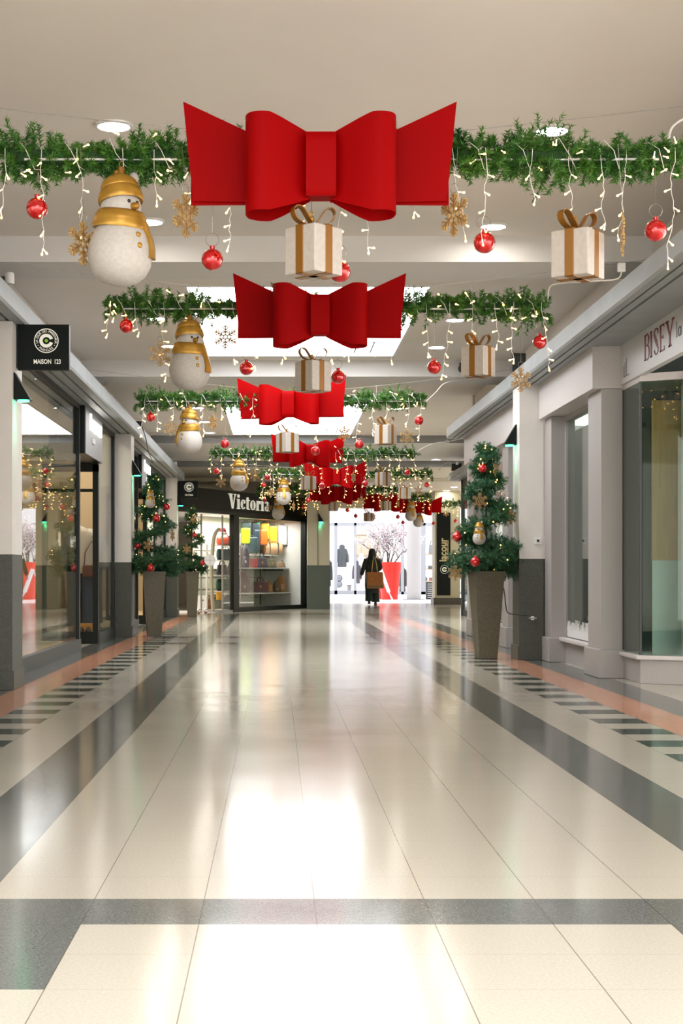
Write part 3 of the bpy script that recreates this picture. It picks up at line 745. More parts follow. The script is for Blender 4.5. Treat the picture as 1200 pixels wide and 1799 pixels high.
#  (left px, right px, pole y px)
GD = [(2, 1197, 277), (183, 963, 540), (240, 748, 703), (368, 730, 797), (457, 760, 832), (450, 700, 860), (534, 758, 874), (640, 840, 885)]
GAR = []
for gi, (xl, xr, py) in enumerate(GD):
    Y = F*(ZP-1)/(1005-py); xc = (X(xl, Y)+X(xr, Y))/2; L = X(xr, Y)-X(xl, Y)
    GAR.append((Y, xc, L))
    t = thing('pine_garland', '%s green pine garland with warm lights strung across the arcade' % ORD[gi], 'garland', (xc, Y, ZP), 0, 'pine garlands across the arcade')
    fo = bpy.data.objects.new('foliage', fol[0 if gi == 0 else (1 if gi < 3 else 2)]); COL.objects.link(fo); fo.parent = t; fo.scale = (L/3.4, 1, 1)
    if gi % 2: fo.rotation_euler = (0, 0, PI)
    so_ = bpy.data.objects.new('stem', core); COL.objects.link(so_); so_.parent = t; so_.scale = (L/3.4, 1, 1)
    MB().box(-L/2+.12, L/2-.12, -.036, -.03, -.022, -.012).build('support_bar', M['white_metal'], t)
    # hanging wire up to both upstands
    xw0, xw1 = -2.57, (3.13 if Y < 24 else 4.45)
    if gi < 5:
        hz = .37 if Y < 30 else .3; pts = []
        for k in range(25):
            x = xw0+(xw1-xw0)*k/24; u = abs((x-(xw0+xw1)/2)/((xw1-xw0)/2)); pts.append((x-xc, .05, .10+hz*(u**1.25)*.85))
        MB().tube(pts, .0025, 4).build('suspension_wire', M['steel'], t)
    for x in (-L*.31, L*.33):
        MB().tube([(x, .03, .0), (x, .05, .19 if gi < 4 else (.595 if gi == 4 else .457))], .002, 4).build('hanger', M['steel'], t)
    # icicle light string: a thing of its own, draped over the garland
    rnd = random.Random(50+gi)
    st = thing('icicle_lights', 'icicle light string with warm bulbs hanging from the %s garland' % ORD[gi], 'string lights', (xc, Y, ZP), 0, 'icicle light strings on the garlands')
    wm = MB(); bulbs = []
    wr = (.0017, .002, .0024, .003, .0035, .0035, .004, .004)[gi]
    # main wire winding round the garland
    pts = []; nturn = 15
    for k in range(nturn*6+1):
        u = k/(nturn*6); a = 2*PI*nturn*u
        pts.append((-L/2+.03+(L-.06)*u, .10*math.cos(a)-.02, .075*math.sin(a)+.012*math.sin(a*2.7)))
    wm.tube(pts, wr, 4)
    for k in range(34 if gi < 5 else 42):
        u = rnd.random(); a = rnd.uniform(-PI, 0) if rnd.random() < .8 else rnd.uniform(0, PI)
        x = -L/2+.05+(L-.1)*u
        bulbs.append((Vector((x, -.085-.04*rnd.random(), .1*math.sin(a*1.3))), rnd.uniform(-2.6, 2.6), rnd.uniform(-1, 1)))
    ns = 19
    for k in range(ns):
        x = -L/2+.07+(L-.14)*(k+rnd.uniform(-.25, .25))/(ns-1); ln = rnd.choice([.16, .24, .30, .36, .42, .5])*(.95 if gi < 4 else .8)
        yy = -.06-rnd.random()*.05; z = -.02; path = [(x, yy, .02)]; nb = 0; xx = x
        zz = z
        while zz > -ln-.05:
            zz -= rnd.uniform(.022, .034); xx += rnd.uniform(-.011, .011); path.append((xx, yy+rnd.uniform(-.005, .005), zz)); nb += 1
            if nb % 3 == 0:
                s_ = rnd.choice((-1, 1)); bulbs.append((Vector((xx, yy, zz)), s_*rnd.uniform(.4, 1.5), rnd.uniform(-.3, .3)))
        bulbs.append((Vector((xx, yy, zz)), rnd.uniform(-.4, .4), 0))
        wm.tube(path, wr, 4)
    wm.build('cable', M['wire_w'], st)
    rnd.shuffle(bulbs)
    if len(bulbs) > 99:                       # the remaining small bulbs as one part
        src = (bl1, bl2, bl3)[0 if gi == 0 else (1 if gi < 3 else 2)]; ex = MB()
        for p_, rx, ry in bulbs[98:]:
            ex.T = Matrix.Translation(p_) @ Matrix.Rotation(rx, 4, 'Y') @ Matrix.Rotation(ry, 4, 'X')
            b_ = len(ex.v); ex.v += [tuple(ex.T @ Vector(v)) for v in src.v]; ex.f += [[b_+i for i in f] for f in src.f]; ex.m += src.m
        eo = ex.build('small_bulbs', [M['bulb_sleeve'], M['bulb']], st); eo['kind'] = 'stuff'
    for p_, rx, ry in bulbs[:98]:
        b = bpy.data.objects.new('bulb', bulb_me if gi == 0 else (bulb_me2 if gi < 3 else bulb_me3)); COL.objects.link(b); b.parent = st; b.location = p_; b.rotation_euler = (ry, rx, 0)
# white feed cables from the garland ends to the cornice
def feed(pts, lab, r=.006, m='wire_w'):
    t = thing('feed_cable', lab, 'cable', (0, 0, 0), 0, 'cables feeding the garland lights'); MB().tube(smooth_path(pts, 6), r, 6).build('cord', M[m], t)
feed([P(1165, 280, 7.5), P(1172, 262, 7.52), P(1180, 225, 7.6), P(1205, 206, 7.7)], 'white cable rising from the right end of the nearest garland')
feed([P(962, 530, 11.75), P(966, 505, 11.7), P(985, 498, 11.5), P(1040, 494, 11.3), P(1084, 490, 11.25), P(1092, 476, 11.2)], 'grey cable from the right end of the second garland to the junction box')
feed([P(748, 706, 18.1), P(765, 690, 18.5), P(785, 672, 19.2), P(830, 668, 20.0)], 'white cable from the right end of the third garland')
feed([P(728, 796, 26.3), P(745, 786, 26), P(763, 779, 25), P(786, 776, 24.25), P(812, 770, 23.6)], 'white cable from the fourth garland towards the right cornice end')
feed([P(758, 842, 31.6), P(772, 842, 31.8), P(786, 838, 32.5), P(803, 833, 33.2), P(812, 831, 33.6)], 'white cable from the fifth garland towards the far cornice')
feed([P(771, 826, 32.0), P(777, 818, 32.4), P(785, 813, 33), P(803, 814, 33), P(818, 812, 33.2)], 'white cable looping to the connector by the far cornice')
feed([P(247, 742, 23.6), P(256, 770, 23.9), P(260, 790, 24.6), P(268, 812, 25.5)], 'dark cable hanging down from the left cornice', .008, 'wire_d')

# ================================================================ BOWS
def bow_proto():
    t = thing('gift_bow', None, None)
    half = [(.04, -.03), (.12, -.075), (.2, -.125), (.27, -.15), (.325, -.135), (.352, -.08), (.352, -.01), (.335, .05), (.28, .09), (.2, .09), (.12, .05), (.04, .01)]
    for s in (-1, 1):
        pts = smooth_path([(x, y, 0) for x, y in half], 5)
        g = MB(); th = .004; vs = []; m = len(pts)
        for i, p in enumerate(pts):
            hh = .148+.082*min(1, max(0, (p.x-.04)/.2))**.9
            d = pts[min(i+1, m-1)]-pts[max(i-1, 0)]; n = Vector((d.y, -d.x, 0)).normalized()*th/2
            for q, h in ((p+n, -hh), (p-n, -hh), (p-n, hh), (p+n, hh)): vs.append((s*q.x, q.y, h))
        fs = [(i*4+k, i*4+(k+1) % 4, i*4+4+(k+1) % 4, i*4+4+k) for i in range(m-1) for k in range(4)]+[(3,2,1,0), (m*4-4, m*4-3, m*4-2, m*4-1)]
        if s < 0: fs = [f[::-1] for f in fs]
        g.add(vs, fs); g.build('loop', M['bow_red'], t, smooth=40)
        # two layered tails on each side
        q = [(.05, -.135), (.612, -.135), (.66, .345), (.34, .20), (.05, .10)]
        g = MB(); g.prism([(s*x, z) for x, z in q], .115, .119, 'y'); g.v = [(x, y-.05*abs(x), z) for x, y, z in g.v]; g.build('tail', M['bow_red'], t)
        q = [(.08, -.14), (.625, -.15), (.62, .25), (.34, .15), (.08, .1)]
        g = MB(); g.prism([(s*x, z) for x, z in q], .14, .144, 'y'); g.v = [(x, y-.05*abs(x), z) for x, y, z in g.v]; g.build('tail', M['bow_red'], t)
    g = MB(); path = smooth_path([(0, -.085, .150), (0, -.098, .11), (0, -.10, 0), (0, -.098, -.11), (0, -.085, -.150)], 4)
    g.ribbon([(0, p.y, p.z) for p in path], .142, (1, 0, 0), .006)
    g.box(-.071, .071, -.085, .03, .144, .15).box(-.071, .071, -.085, .03, -.15, -.144); g.build('knot', M['bow_red'], t)
    return t
BW = [(563, 296, 0, 0, 1), (562, 556, .0, 0, 1), (509, 711, -.22, 0, 1), (543, 797, .2, 0, .98), (590, 838, .1, 0, 1), (592, 868, -.15, 0, 1.1), (679, 884, .2, 0, 1.0), (738, 892, -.2, 0, 1.0)]
b0 = bow_proto()
for i, (px, py, rz, _, s) in enumerate(BW):
    Y = GAR[i][0]-.27; p = P(px, py, Y)
    place(b0, i, ('big glossy red ribbon bow hanging in front of the %s garland' % ORD[i]), 'bow', p, rz, s, 'red bows hanging along the arcade')

# ================================================================ ORNAMENTS
def bauble_proto():
    t = thing('bauble', None, None)
    MB().ball((0, 0, -.0535), .0535, 32).build('globe', M['red_glass'], t, smooth=True)
    MB().lathe([(.013, -.006), (.013, .012), (.009, .015), (.001, .015)], 14).build('cap', M['red_glass'], t, smooth=40); cap = t.children[-1]
    MB().tube([(.032*math.cos(a*PI/10), 0, .044+.032*math.sin(a*PI/10)) for a in range(20)], .0016, 5, closed=True).build('hanging_ring', M['steel'], cap)
    MB().tube([(0, 0, .076), (.003, .01, .14), (0, .02, .2)], .001, 4).build('thread', M['steel'], t)
    return t
def flake_proto():
    t = thing('snowflake', None, None); g = MB(); R = .092
    def bar(x0, z0, x1, z1, w, y0=-.004, y1=.004):
        d = Vector((x1-x0, z1-z0)); n = Vector((-d.y, d.x)).normalized()*w/2; e = d.normalized()*w*.35
        q = [Vector((x0, z0))-n-e, Vector((x1, z1))-n+e, Vector((x1, z1))+n+e, Vector((x0, z0))+n-e]
        g.prism([(p.x, p.y) for p in q], y0, y1, 'y')
    for k in range(6):
        a = PI/2+k*PI/3; c, s = math.cos(a), math.sin(a)
        def pt(r, o): return (r*c-o*s, r*s+o*c)
        bar(*pt(.012, 0), *pt(R, 0), .0085)
        for r, l in ((.03, .026), (.052, .030), (.073, .018)):
            for o in (-1, 1): bar(*pt(r, 0), *pt(r+l*.8, o*l*.75), .0075)
        b = a+PI/3
        for rr in (.02, .045):
            bar(rr*c, rr*s, rr*math.cos(b), rr*math.sin(b), .0075)
    g.build('cut_plate', M['wood'], t)
    h = MB(); gg = g; g = h
    for k in range(6):
        a = PI/2+k*PI/3; c, s = math.cos(a), math.sin(a)
        bar(.015*c, .015*s, .085*c, .085*s, .0022, -.0055, -.004)
        for r, l in ((.03, .026), (.052, .030)):
            for o in (-1, 1):
                x0, z0 = r*c, r*s; x1 = (r+l*.8)*c-o*l*.75*s; z1 = (r+l*.8)*s+o*l*.75*c; bar(x0, z0, x1, z1, .0022, -.0055, -.004)
    h.build('engraving', M['wood_dark'], t)
    MB().tube([(.022*math.cos(a*PI/9), 0, R+.022+.022*math.sin(a*PI/9)) for a in range(18)], .0014, 5, closed=True).build('hanging_ring', M['steel'], t)
    MB().tube([(0, 0, R+.044), (.004, .01, R+.1), (0, .02, R+.17)], .001, 4).build('thread', M['steel'], t)
    return t
def gift_proto():
    t = thing('gift_box', None, None); a = .098
    b = MB(); 
    for sx in (-1, 1):
        for sy in (-1, 1): b.box(min(sx*.014, sx*a), max(sx*.014, sx*a), min(sy*.014, sy*a), max(sy*.014, sy*a), -.225, 0)
    b.box(-.092, .092, -.092, .092, -.220, -.006)
    b.build('box', M['giftbox'], t, bevel=.007)
    r = MB(); w = .024; e = a+.003
    r.box(-w, w, -e, e, -.229, -.222).box(-w, w, -e, e, -.004, .004).box(-e, e, -w, w, -.229, -.222).box(-e, e, -w, w, -.004, .0045)
    for s in (-1, 1):
        r.box(-w, w, min(s*(e-.008), s*e), max(s*(e-.008), s*e), -.229, .004); r.box(min(s*(e-.008), s*e), max(s*(e-.008), s*e), -w, w, -.229, .004)
    r.build('ribbon_band', M['ribbon'], t, bevel=.003)
    k = MB(); R2 = .7071
    for s in (-1, 1):
        pts = smooth_path([(s*x_, -.003*s, z_) for x_, z_ in [(0, .01), (.03, .05), (.06, .092), (.092, .10), (.108, .074), (.09, .038), (.05, .016), (0, .008)]], 3)
        k.ribbon(pts, .04, (.1*s, 1, 0), .004)
    k.build('ribbon_bow', M['ribbon'], t, smooth=50).rotation_euler = (0, 0, -.42)
    MB().box(-.02, .02, -.02, .02, .0, .022).build('bow_knot', M['ribbon'], t, bevel=.006)
    MB().lathe([(.012, .012), (.012, .05), (.007, .055)], 12, (0, .012, 0)).tube([(.012*math.cos(q*PI/7), .012, .066+.014*math.sin(q*PI/7)) for q in range(14)], .003, 5, closed=True).build('hanger', M['gold'], t, smooth=40)
    MB().tube([(0, .012, .08), (.004, .02, .15), (0, .03, .24)], .0012, 4).build('thread', M['steel'], t)
    return t
def snowman_proto(full=True):
    t = thing('snowman', None, None); S = 1/355.0
    def pr(l): return [(max(r, .05)*S, z*S) for r, z in l]
    body = pr([(0, -195), (15, -194), (32, -188), (45, -177), (53, -162), (56, -144), (55, -128), (50, -112), (43, -98), (37, -92), (35, -86), (34.5, -75), (35.5, -65), (35, -55), (32, -45), (26, -36), (10, -28)])
    MB().lathe(body, 40).build('body', M['snow'], t, smooth=True)
    h = MB(); h.T = Matrix.Translation((0, 0, -45*S)) @ Matrix.Rotation(math.radians(-10), 4, 'X') @ Matrix.Translation((0, 0, 45*S))
    h.lathe(pr([(34, -49), (38, -52), (40, -47), (38.5, -38), (34.5, -29), (32.5, -27), (33.5, -24), (30, -15), (23, -8), (15, -3), (8, 0), (7, 6), (0, 7)]), 36)
    hat = h.build('hat', M['gold'], t, smooth=True)
    MB().lathe([(.018, -.012), (.016, .03), (.008, .035)], 12, (0, .0, .0)).tube([(.012*math.cos(q*PI/7), 0, .045+.014*math.sin(q*PI/7)) for q in range(14)], .0025, 5, closed=True).build('hanger', M['ribbon'], t, smooth=40)
    MB().ball((24*S, -5*S, -4*S), 9.5*S, 20).build('pompom', M['pompom'], hat, smooth=True)
    sc_ = MB(); sc_.T = Matrix.Translation((0, 0, -80*S)) @ Matrix.Rotation(math.radians(6), 4, 'X') @ Matrix.Translation((0, 0, 80*S))
    sc_.lathe(pr([(33, -96), (47, -97), (49, -91), (46, -85), (46.5, -81), (44, -73), (39, -66), (33, -66)]), 40)
    scf = sc_.build('scarf', M['gold'], t, smooth=60)
    # scarf tail lying over the shoulder, on the snowman's left
    tl = MB(); prof = [(-88, 45, 9), (-102, 49, 10), (-118, 55, 11), (-135, 58.5, 12.5), (-150, 58.5, 13)]
    ang0 = -PI/2+.62; vs = []
    for z, r, hw in prof:
        for rr, a_ in ((r-5, -1), (r+3, -1), (r+4.5, 0), (r+3, 1), (r-5, 1)):
            a = ang0+a_*hw/r; vs.append((rr*S*math.cos(a), rr*S*math.sin(a), z*S))
    fs = [(i*5+k, i*5+(k+1) % 5, i*5+5+(k+1) % 5, i*5+5+k) for i in range(4) for k in range(5)]+[(4,3,2,1,0), (20,21,22,23,24)]
    tl.add(vs, fs); tl.build('scarf_tail', M['gold'], scf, smooth=70)
    def on(az, z, r): return (r*S*math.sin(az), -r*S*math.cos(az), z*S)
    for az in (-.26, .26): MB().ball(on(az, -55, 34.5), 3.3*S, 12).build('eye', M['black'], t, smooth=True)
    n = MB(); p0 = Vector(on(0, -63, 34)); n.tube([p0, p0+Vector((0, -6*S, 0)), p0+Vector((0, -12*S, -1*S)), p0+Vector((0, -15*S, -1*S))], [7*S, 6.6*S, 4.6*S, 1.5*S], 14); n.build('nose', M['gold'], t, smooth=60)
    for az, z in ((-.03, -114, ), (-.03, -133)): MB().ball(on(az, z, 51 if z > -130 else 55.5), 5*S, 14, (1, .6, 1)).build('button', M['gold'], t, smooth=True)
    return t
ba0, fl0, gi0, sn0 = bauble_proto(), flake_proto(), gift_proto(), snowman_proto()
used = dict(b=0, f=0, g=0, s=0)
# (kind, px, py of the centre, garland, rotation, label)
O = [
 ('s', 213, 0, 0, .78, 'largest snowman with gold hat and scarf hanging from the nearest garland'),
 ('s', 333, 0, 1, .5, 'snowman with gold hat and scarf hanging from the second garland'),
 ('s', 332, 0, 2, -.55, 'snowman facing left with gold scarf tail on its left, hanging from the third garland'),
 ('s', 420, 0, 3, .45, 'white snowman hanging from the fourth garland, above the bag shop lettering'),
 ('s', 498, 0, 4, -.5, 'pale snowman hanging from the fifth garland, overlapping another snowman'),
 ('s', 489, 0, 5, .6, 'snowman half hidden behind another snowman, above the bag shop window'),
 ('s', 722, 0, 6, -.3, 'snowman wrapped in warm lights on the seventh garland before the white column'),
 ('s', 735, 0, 7, .4, 'golden snowman farthest away, low behind the lit snowman'),
 ('g', 551, 440, 0, .80, 'large white gift box with bronze ribbon under the nearest bow'),
 ('g', 1015, 446, 0, .95, 'white gift box with bronze ribbon near the right end of the nearest garland'),
 ('g', 550, 660, 1, .72, 'gift box wrapped in lights hanging under the second bow'),
 ('g', 840, 634, 1, .95, 'gift box near the right end of the second garland'),
 ('g', 505, 777, 2, .65, 'gift box hanging under the third bow'),
 ('g', 677.5, 763, 2, .9, 'narrow gift box right of the second skylight on the third garland'),
 ('g', 542, 848, 3, .5, 'gift box hanging low beneath the fourth bow'),
 ('g', 672.5, 841, 3, .7, 'gift box on the right part of the fourth garland'),
 ('g', 585, 889, 5, .4, 'gift box hanging in front of the bright end wall, under the sixth bow'),
 ('g', 563.5, 897, 6, .3, 'golden-lit gift box directly above the green pillar lamp'),
 ('g', 711, 866, 4, .4, 'gift box with glowing bow near the right end of the fifth garland'),
 ('g', 677.5, 888, 5, .8, 'gift box near the right end of the sixth garland, below a larger one'),
 ('g', 647.5, 908, 6, .8, 'small tan gift box hanging above the red plant pot'),
 ('b', 65, 366, 0, 0, 'red bauble at the left end of the nearest garland'),
 ('b', 373, 456, 0, 0, 'red bauble under the left loop of the nearest bow'),
 ('b', 597, 477, 0, 0, 'red bauble half behind the large gift box under the nearest bow'),
 ('b', 851, 426, 0, 0, 'red bauble in front of a ceiling light right of the nearest bow'),
 ('b', 1152, 405, 0, 0, 'red bauble at the right end of the nearest garland'),
 ('b', 222, 573, 1, 0, 'red bauble at the left end of the second garland'),
 ('b', 433, 647, 1, 0, 'red bauble left of the lit gift box on the second garland'),
 ('b', 594, 662, 1, 0, 'red bauble right of the lit gift box on the second garland'),
 ('b', 763, 645, 1, 0, 'red bauble right of the second bow, below a ceiling light'),
 ('b', 948, 601, 1, 0, 'red bauble at the right end of the second garland beside the cornice'),
 ('b', 265, 733, 2, 0, 'red bauble at the left end of the third garland'),
 ('b', 395, 780, 2, 0, 'red bauble right of the snowman on the third garland'),
 ('b', 554, 792, 2, 0, 'red bauble in front of the fourth bow'),
 ('b', 631, 781, 2, 0, 'red bauble right of the fourth bow, below the second skylight'),
 ('b', 736, 739, 2, 0, 'red bauble at the right end of the third garland'),
 ('b', 380, 828, 3, 0, 'red bauble at the left end of the fourth garland'),
 ('b', 470, 839, 3, 0, 'red bauble just right of the snowman on the fourth garland'),
 ('b', 566, 854, 3, 0, 'red bauble right of the gift box beneath the fourth bow'),
 ('b', 642, 850, 3, 0, 'red bauble at the right edge of the fifth bow'),
 ('b', 716, 830, 3, 0, 'red bauble at the right end of the fourth garland'),
 ('b', 463.5, 852, 4, 0, 'red bauble at the left end of the fifth garland'),
 ('b', 542, 879, 4, 0, 'red bauble below the left tail of the fifth bow'),
 ('b', 750, 852, 4, 0, 'red bauble at the right end of the fifth garland'),
 ('b', 465, 879, 5, 0, 'red bauble at the left end of the sixth garland over the shop lettering'),
 ('b', 533.5, 891, 5, 0, 'red bauble hanging at the right end of the bag shop fascia'),
 ('b', 610.7, 896, 5, 0, 'red bauble under the sixth bow against the pale lintel'),
 ('b', 687.5, 870, 5, 0, 'red bauble at the right end of the sixth garland'),
 ('b', 625, 906.5, 6, 0, 'small red bauble above the walking person'),
 ('b', 708, 881, 6, 0, 'small red bauble left of the lit snowman'),
 ('b', 699, 908, 6, 0, 'orange-lit red bauble left of the white round column'),
 ('b', 708, 918, 7, 0, 'tiny red bauble just left of the white round column top'),
 ('b', 761.7, 919.5, 7, 0, 'tiny red bauble beside the top left corner of the black banner'),
 ('b', 800, 915, 7, 0, 'tiny red bauble right of the black banner'),
 ('f', 146, 428, 0, .9, 'gold lit snowflake half hidden behind the largest snowman'),
 ('f', 326, 379, 0, .95, 'wooden snowflake turned sideways left of the nearest bow'),
 ('f', 798, 377, 0, -.98, 'wooden snowflake turned sideways at the right tip of the nearest bow'),
 ('f', 1094, 412, 0, 1.42, 'wooden snowflake seen edge-on above the white junction box'),
 ('f', 281, 622, 1, .45, 'wooden snowflake left of the snowman on the second garland'),
 ('f', 396, 592, 1, -.1, 'wooden snowflake left of the second bow'),
 ('f', 915, 667, 1, .35, 'wooden snowflake in front of the right cornice'),
 ('f', 300, 752, 2, .1, 'pale snowflake left of the snowman on the third garland'),
 ('f', 374, 742, 2, .98, 'narrow-looking snowflake right of the snowman on the third garland'),
 ('f', 605, 762, 2, -.65, 'snowflake at the right tip of the fourth bow'),
 ('f', 715, 768, 2, .1, 'pale snowflake right of the narrow gift box on the third garland'),
 ('f', 388, 847, 3, .1, 'wooden snowflake left of the snowman on the fourth garland'),
 ('f', 447.5, 835, 3, .4, 'wooden snowflake right of the snowman on the fourth garland'),
 ('f', 621, 839, 3, 1.1, 'narrow-looking snowflake in front of the fifth bow'),
 ('f', 475.6, 866, 4, .2, 'wooden snowflake left of the overlapping snowmen'),
 ('f', 516, 890, 4, 1.2, 'narrow-looking snowflake right of the overlapping snowmen'),
 ('f', 635, 880, 4, .3, 'wooden snowflake below the right side of the fifth bow'),
 ('f', 735, 862, 4, .2, 'lit snowflake near the right end of the fifth garland'),
 ('f', 472, 892, 5, .4, 'lit snowflake below the shop lettering at its right end'),
 ('f', 699, 885, 5, 1.1, 'narrow-looking snowflake right of the farther gift boxes'),
 ('f', 657, 908, 6, 1.0, 'dark narrow snowflake right of the small tan gift box'),
 ('f', 784, 902, 7, .1, 'small lit snowflake at the top of the black banner'),
]
GN = dict(b='red baubles on the garlands', f='wooden snowflakes on the garlands', g='gift boxes on the garlands', s='snowmen on the garlands')
CT = dict(b='bauble', f='snowflake', g='gift box', s='snowman'); PR = dict(b=ba0, f=fl0, g=gi0, s=sn0)
for k, px, py, gi, rz, lab in O:
    Y = GAR[gi][0]
    Yo = Y-.10 if k != 'b' else Y-.05
    if k == 's': p = Vector((X(px, Y-.1), Y-.1, ZP-.105)); Yo = Y
    elif k == 'g':
        if px in (551, 550, 505, 542): Yo = Y-.30
        p = P(px, py, Yo); p.z += .105
    elif k == 'b': p = P(px, py, Yo); p.z += .0535
    else: p = P(px, py, Yo-.05)
    if k == 's' and gi == 7: p.z -= .05
    if k == 's' and gi == 5: p.z -= .10
    s = 1
    if k == 'f' and gi == 0: s = 1.12
    if k == 's' and gi == 2: s = (-1, 1, 1)
    o = place(PR[k], used[k], lab, CT[k], p, rz, s, GN[k]); used[k] = 1
    for ch in o.children:
        if ch.name.startswith('thread'):        # the thread reaches up to the garland
            z0, z1 = dict(b=(.076, .2), f=(.136, .262), g=(.08, .24))[k]
            kk = max(.05, ((ZP-.02-p.z)-z0)/(z1-z0)); ch.scale = (1, 1, kk); ch.location = (0, 0, z0*(1-kk))
    if k == 's' and gi == 0: o.rotation_euler = (0, math.radians(1), rz)
# ================================================================ SPIRAL TREES IN PLANTERS
def planter(x, y, top, bot, h, rz, lab):
    t = thing('planter', lab, 'planter', (x, y, 0), rz, 'tapered bronze planters')
    g = MB(); g.frustum(0, 0, bot, top, 0, h); g.v = g.v; g.build('body', M['planter'], t, bevel=.004)
    r = MB()
    for a in range(4):
        q = MB(); q.box(-top-.004, top+.004, -top-.006, -top+.012, h-.03, h+.008)
        R = Matrix.Rotation(a*PI/2, 4, 'Z'); r.add([R @ Vector(v) for v in q.v], q.f)
    r.build('rim', M['planter'], t)
    MB().frustum(0, 0, bot+.004, bot+.004, 0, .012).build('foot', M['black'], t)
    return t
KF = [(-1, 1.06, .27), (0, 1.10, .31), (1, 1.24, .31), (2, 1.42, .24), (3, 1.70, .225), (4, 1.87, .15), (5, 2.03, .12), (6, 2.17, .085), (7, 2.27, .06), (8, 2.38, .02)]
def spiral(x, y, scale, hs, seed, lab, nsp=620, nb=34, flip=1):
    t = thing('spiral_tree', lab, 'spiral tree', (x, y, 0), 0, 'spiral christmas trees')
    rnd = random.Random(seed); pts = []
    for i in range(len(KF)-1):
        for k in range(8):
            u = k/8; kk = KF[i][0]+u; z = KF[i][1]+(KF[i+1][1]-KF[i][1])*u; r = KF[i][2]+(KF[i+1][2]-KF[i][2])*u
            a = PI+PI*kk; pts.append(Vector((r*math.cos(a)*scale*flip, r*math.sin(a)*scale, 1+(z-1)*hs)))
    n = len(pts); g = MB()
    for i in range(nsp):
        u = ((i+rnd.random())/nsp)**1.35*(n-1.01); k = int(u); p = pts[k].lerp(pts[k+1], u-k)
        d0 = (pts[k+1]-pts[k]).normalized(); a = d0.orthogonal().normalized(); b = d0.cross(a); ang = rnd.uniform(0, 2*PI)
        R = (.135-.06*u/n)*rnd.uniform(.6, 1.1)*scale
        d = a*math.cos(ang)+b*math.sin(ang)+d0*rnd.uniform(-.5, .5)
        sprig(g, p+d*.03, d, R, 34, .046, .0044, rnd)
    g.build('foliage', M['needle2'], t)
    MB().tube(pts, [(.065-.04*i/n)*scale for i in range(n)], 8).build('spiral_core', M['needle_core'], t)
    MB().tube([(0, 0, .95), (0, 0, 1+(2.38-1)*hs)], .012, 8).build('pole', M['black'], t)
    for i in range(nb):
        u = rnd.random()**.8*(n-2); k = int(u); p = pts[k].lerp(pts[k+1], u-k); ang = rnd.uniform(-.5, .9)
        R = (.165-.07*u/n)*scale
        o = bpy.data.objects.new('bulb', bulb_me2); COL.objects.link(o); o.parent = t
        o.location = p+Vector((p.x*.15, -R*math.cos(ang), R*math.sin(ang))); o.rotation_euler = (PI/2+rnd.uniform(-.5, .5), rnd.uniform(-.6, .6), 0)
    return t
TR = (X(854, 17.45), 17.45); TL = (X(271, 23.7), 23.7); TM = (X(336, 34.2)+.02, 34.2)
planter(*TR, .175, .105, 1.0, .12, 'tall bronze planter under the spiral tree on the right')
planter(*TL, .165, .108, 1.0, .16, 'tall bronze planter under the larger spiral tree on the left')
planter(*TM, .15, .10, 1.0, .12, 'bronze planter under the far spiral tree beside the bag shop')
spiral(*TR, 1.06, 1.04, 5, 'spiral artificial tree with red baubles in the planter on the right', 1250)
spiral(*TL, 1.08, 1.09, 8, 'larger spiral artificial tree in the left planter by the second column', 1150)
spiral(*TM, .92, 1.06, 11, 'far spiral artificial tree by the entrance of the bag shop', 620, 30)
def orn(kind, px, py, Y, lab, rz=0, s=1.0, rx=0):
    p = P(px, py, Y)
    if kind == 'b': p.z += .0535*s; loc = p
    elif kind == 'f': loc = p
    else: loc = p+Vector((0, 0, .29*s))
    o = place(PR[kind], 1, lab, CT[kind], loc, rz, s, None)
    if 'group' in o: del o['group']
    for ch in list(o.children):
        if ch.name.startswith('thread'): ch.scale = (1, 1, .12); ch.location = (0, 0, dict(b=.076, f=.136, g=.08, s=.05)[kind]*.88)
    return o
for kind, px, py, dy, lab, rz, s in [
    ('b', 848, 823, -.14, 'red bauble near the top of the right spiral tree', 0, .95),
    ('b', 803, 943, -.10, 'red bauble on the left side of the right spiral tree', 0, 1.05),
    ('b', 835, 987, -.42, 'red bauble low on the right spiral tree above the planter', 0, 1.05),
    ('f', 843, 880, -.30, 'wooden snowflake in the middle of the right spiral tree', .1, .98),
    ('f', 897, 909, -.16, 'wooden snowflake at the right side of the right spiral tree', .5, .9),
    ('f', 800, 1007, -.30, 'wooden snowflake hanging low left of the right spiral tree', .2, .95),
    ('f', 871, 824, -.12, 'gold lit snowflake turned sideways near the top of the right spiral tree', 1.1, .95),
    ('s', 842, 938, -.34, 'small snowman hanging in the middle of the right spiral tree', -.4, .47)]:
    orn(kind, px, py, TR[1]+dy, lab, rz, s)
for kind, px, py, dy, lab, rz, s in [
    ('b', 293, 890, -.12, 'red bauble at the right edge near the top of the larger left spiral tree', 0, 1.0),
    ('b', 275, 911, -.30, 'red bauble in the middle of the larger left spiral tree', 0, 1.1),
    ('b', 242, 958, -.12, 'red bauble at the left edge of the larger left spiral tree', 0, 1.05),
    ('b', 265, 998, -.44, 'red bauble just above the larger left planter', 0, 1.05),
    ('f', 261, 958, -.32, 'wooden snowflake on the larger left spiral tree', .5, 1.0),
    ('f', 303, 941, -.12, 'snowflake seen edge-on at the right of the larger left spiral tree', 1.2, .9),
    ('s', 264, 878, -.28, 'small snowman on the upper part of the larger left spiral tree', .3, .5)]:
    orn(kind, px, py, TL[1]+dy, lab, rz, s)
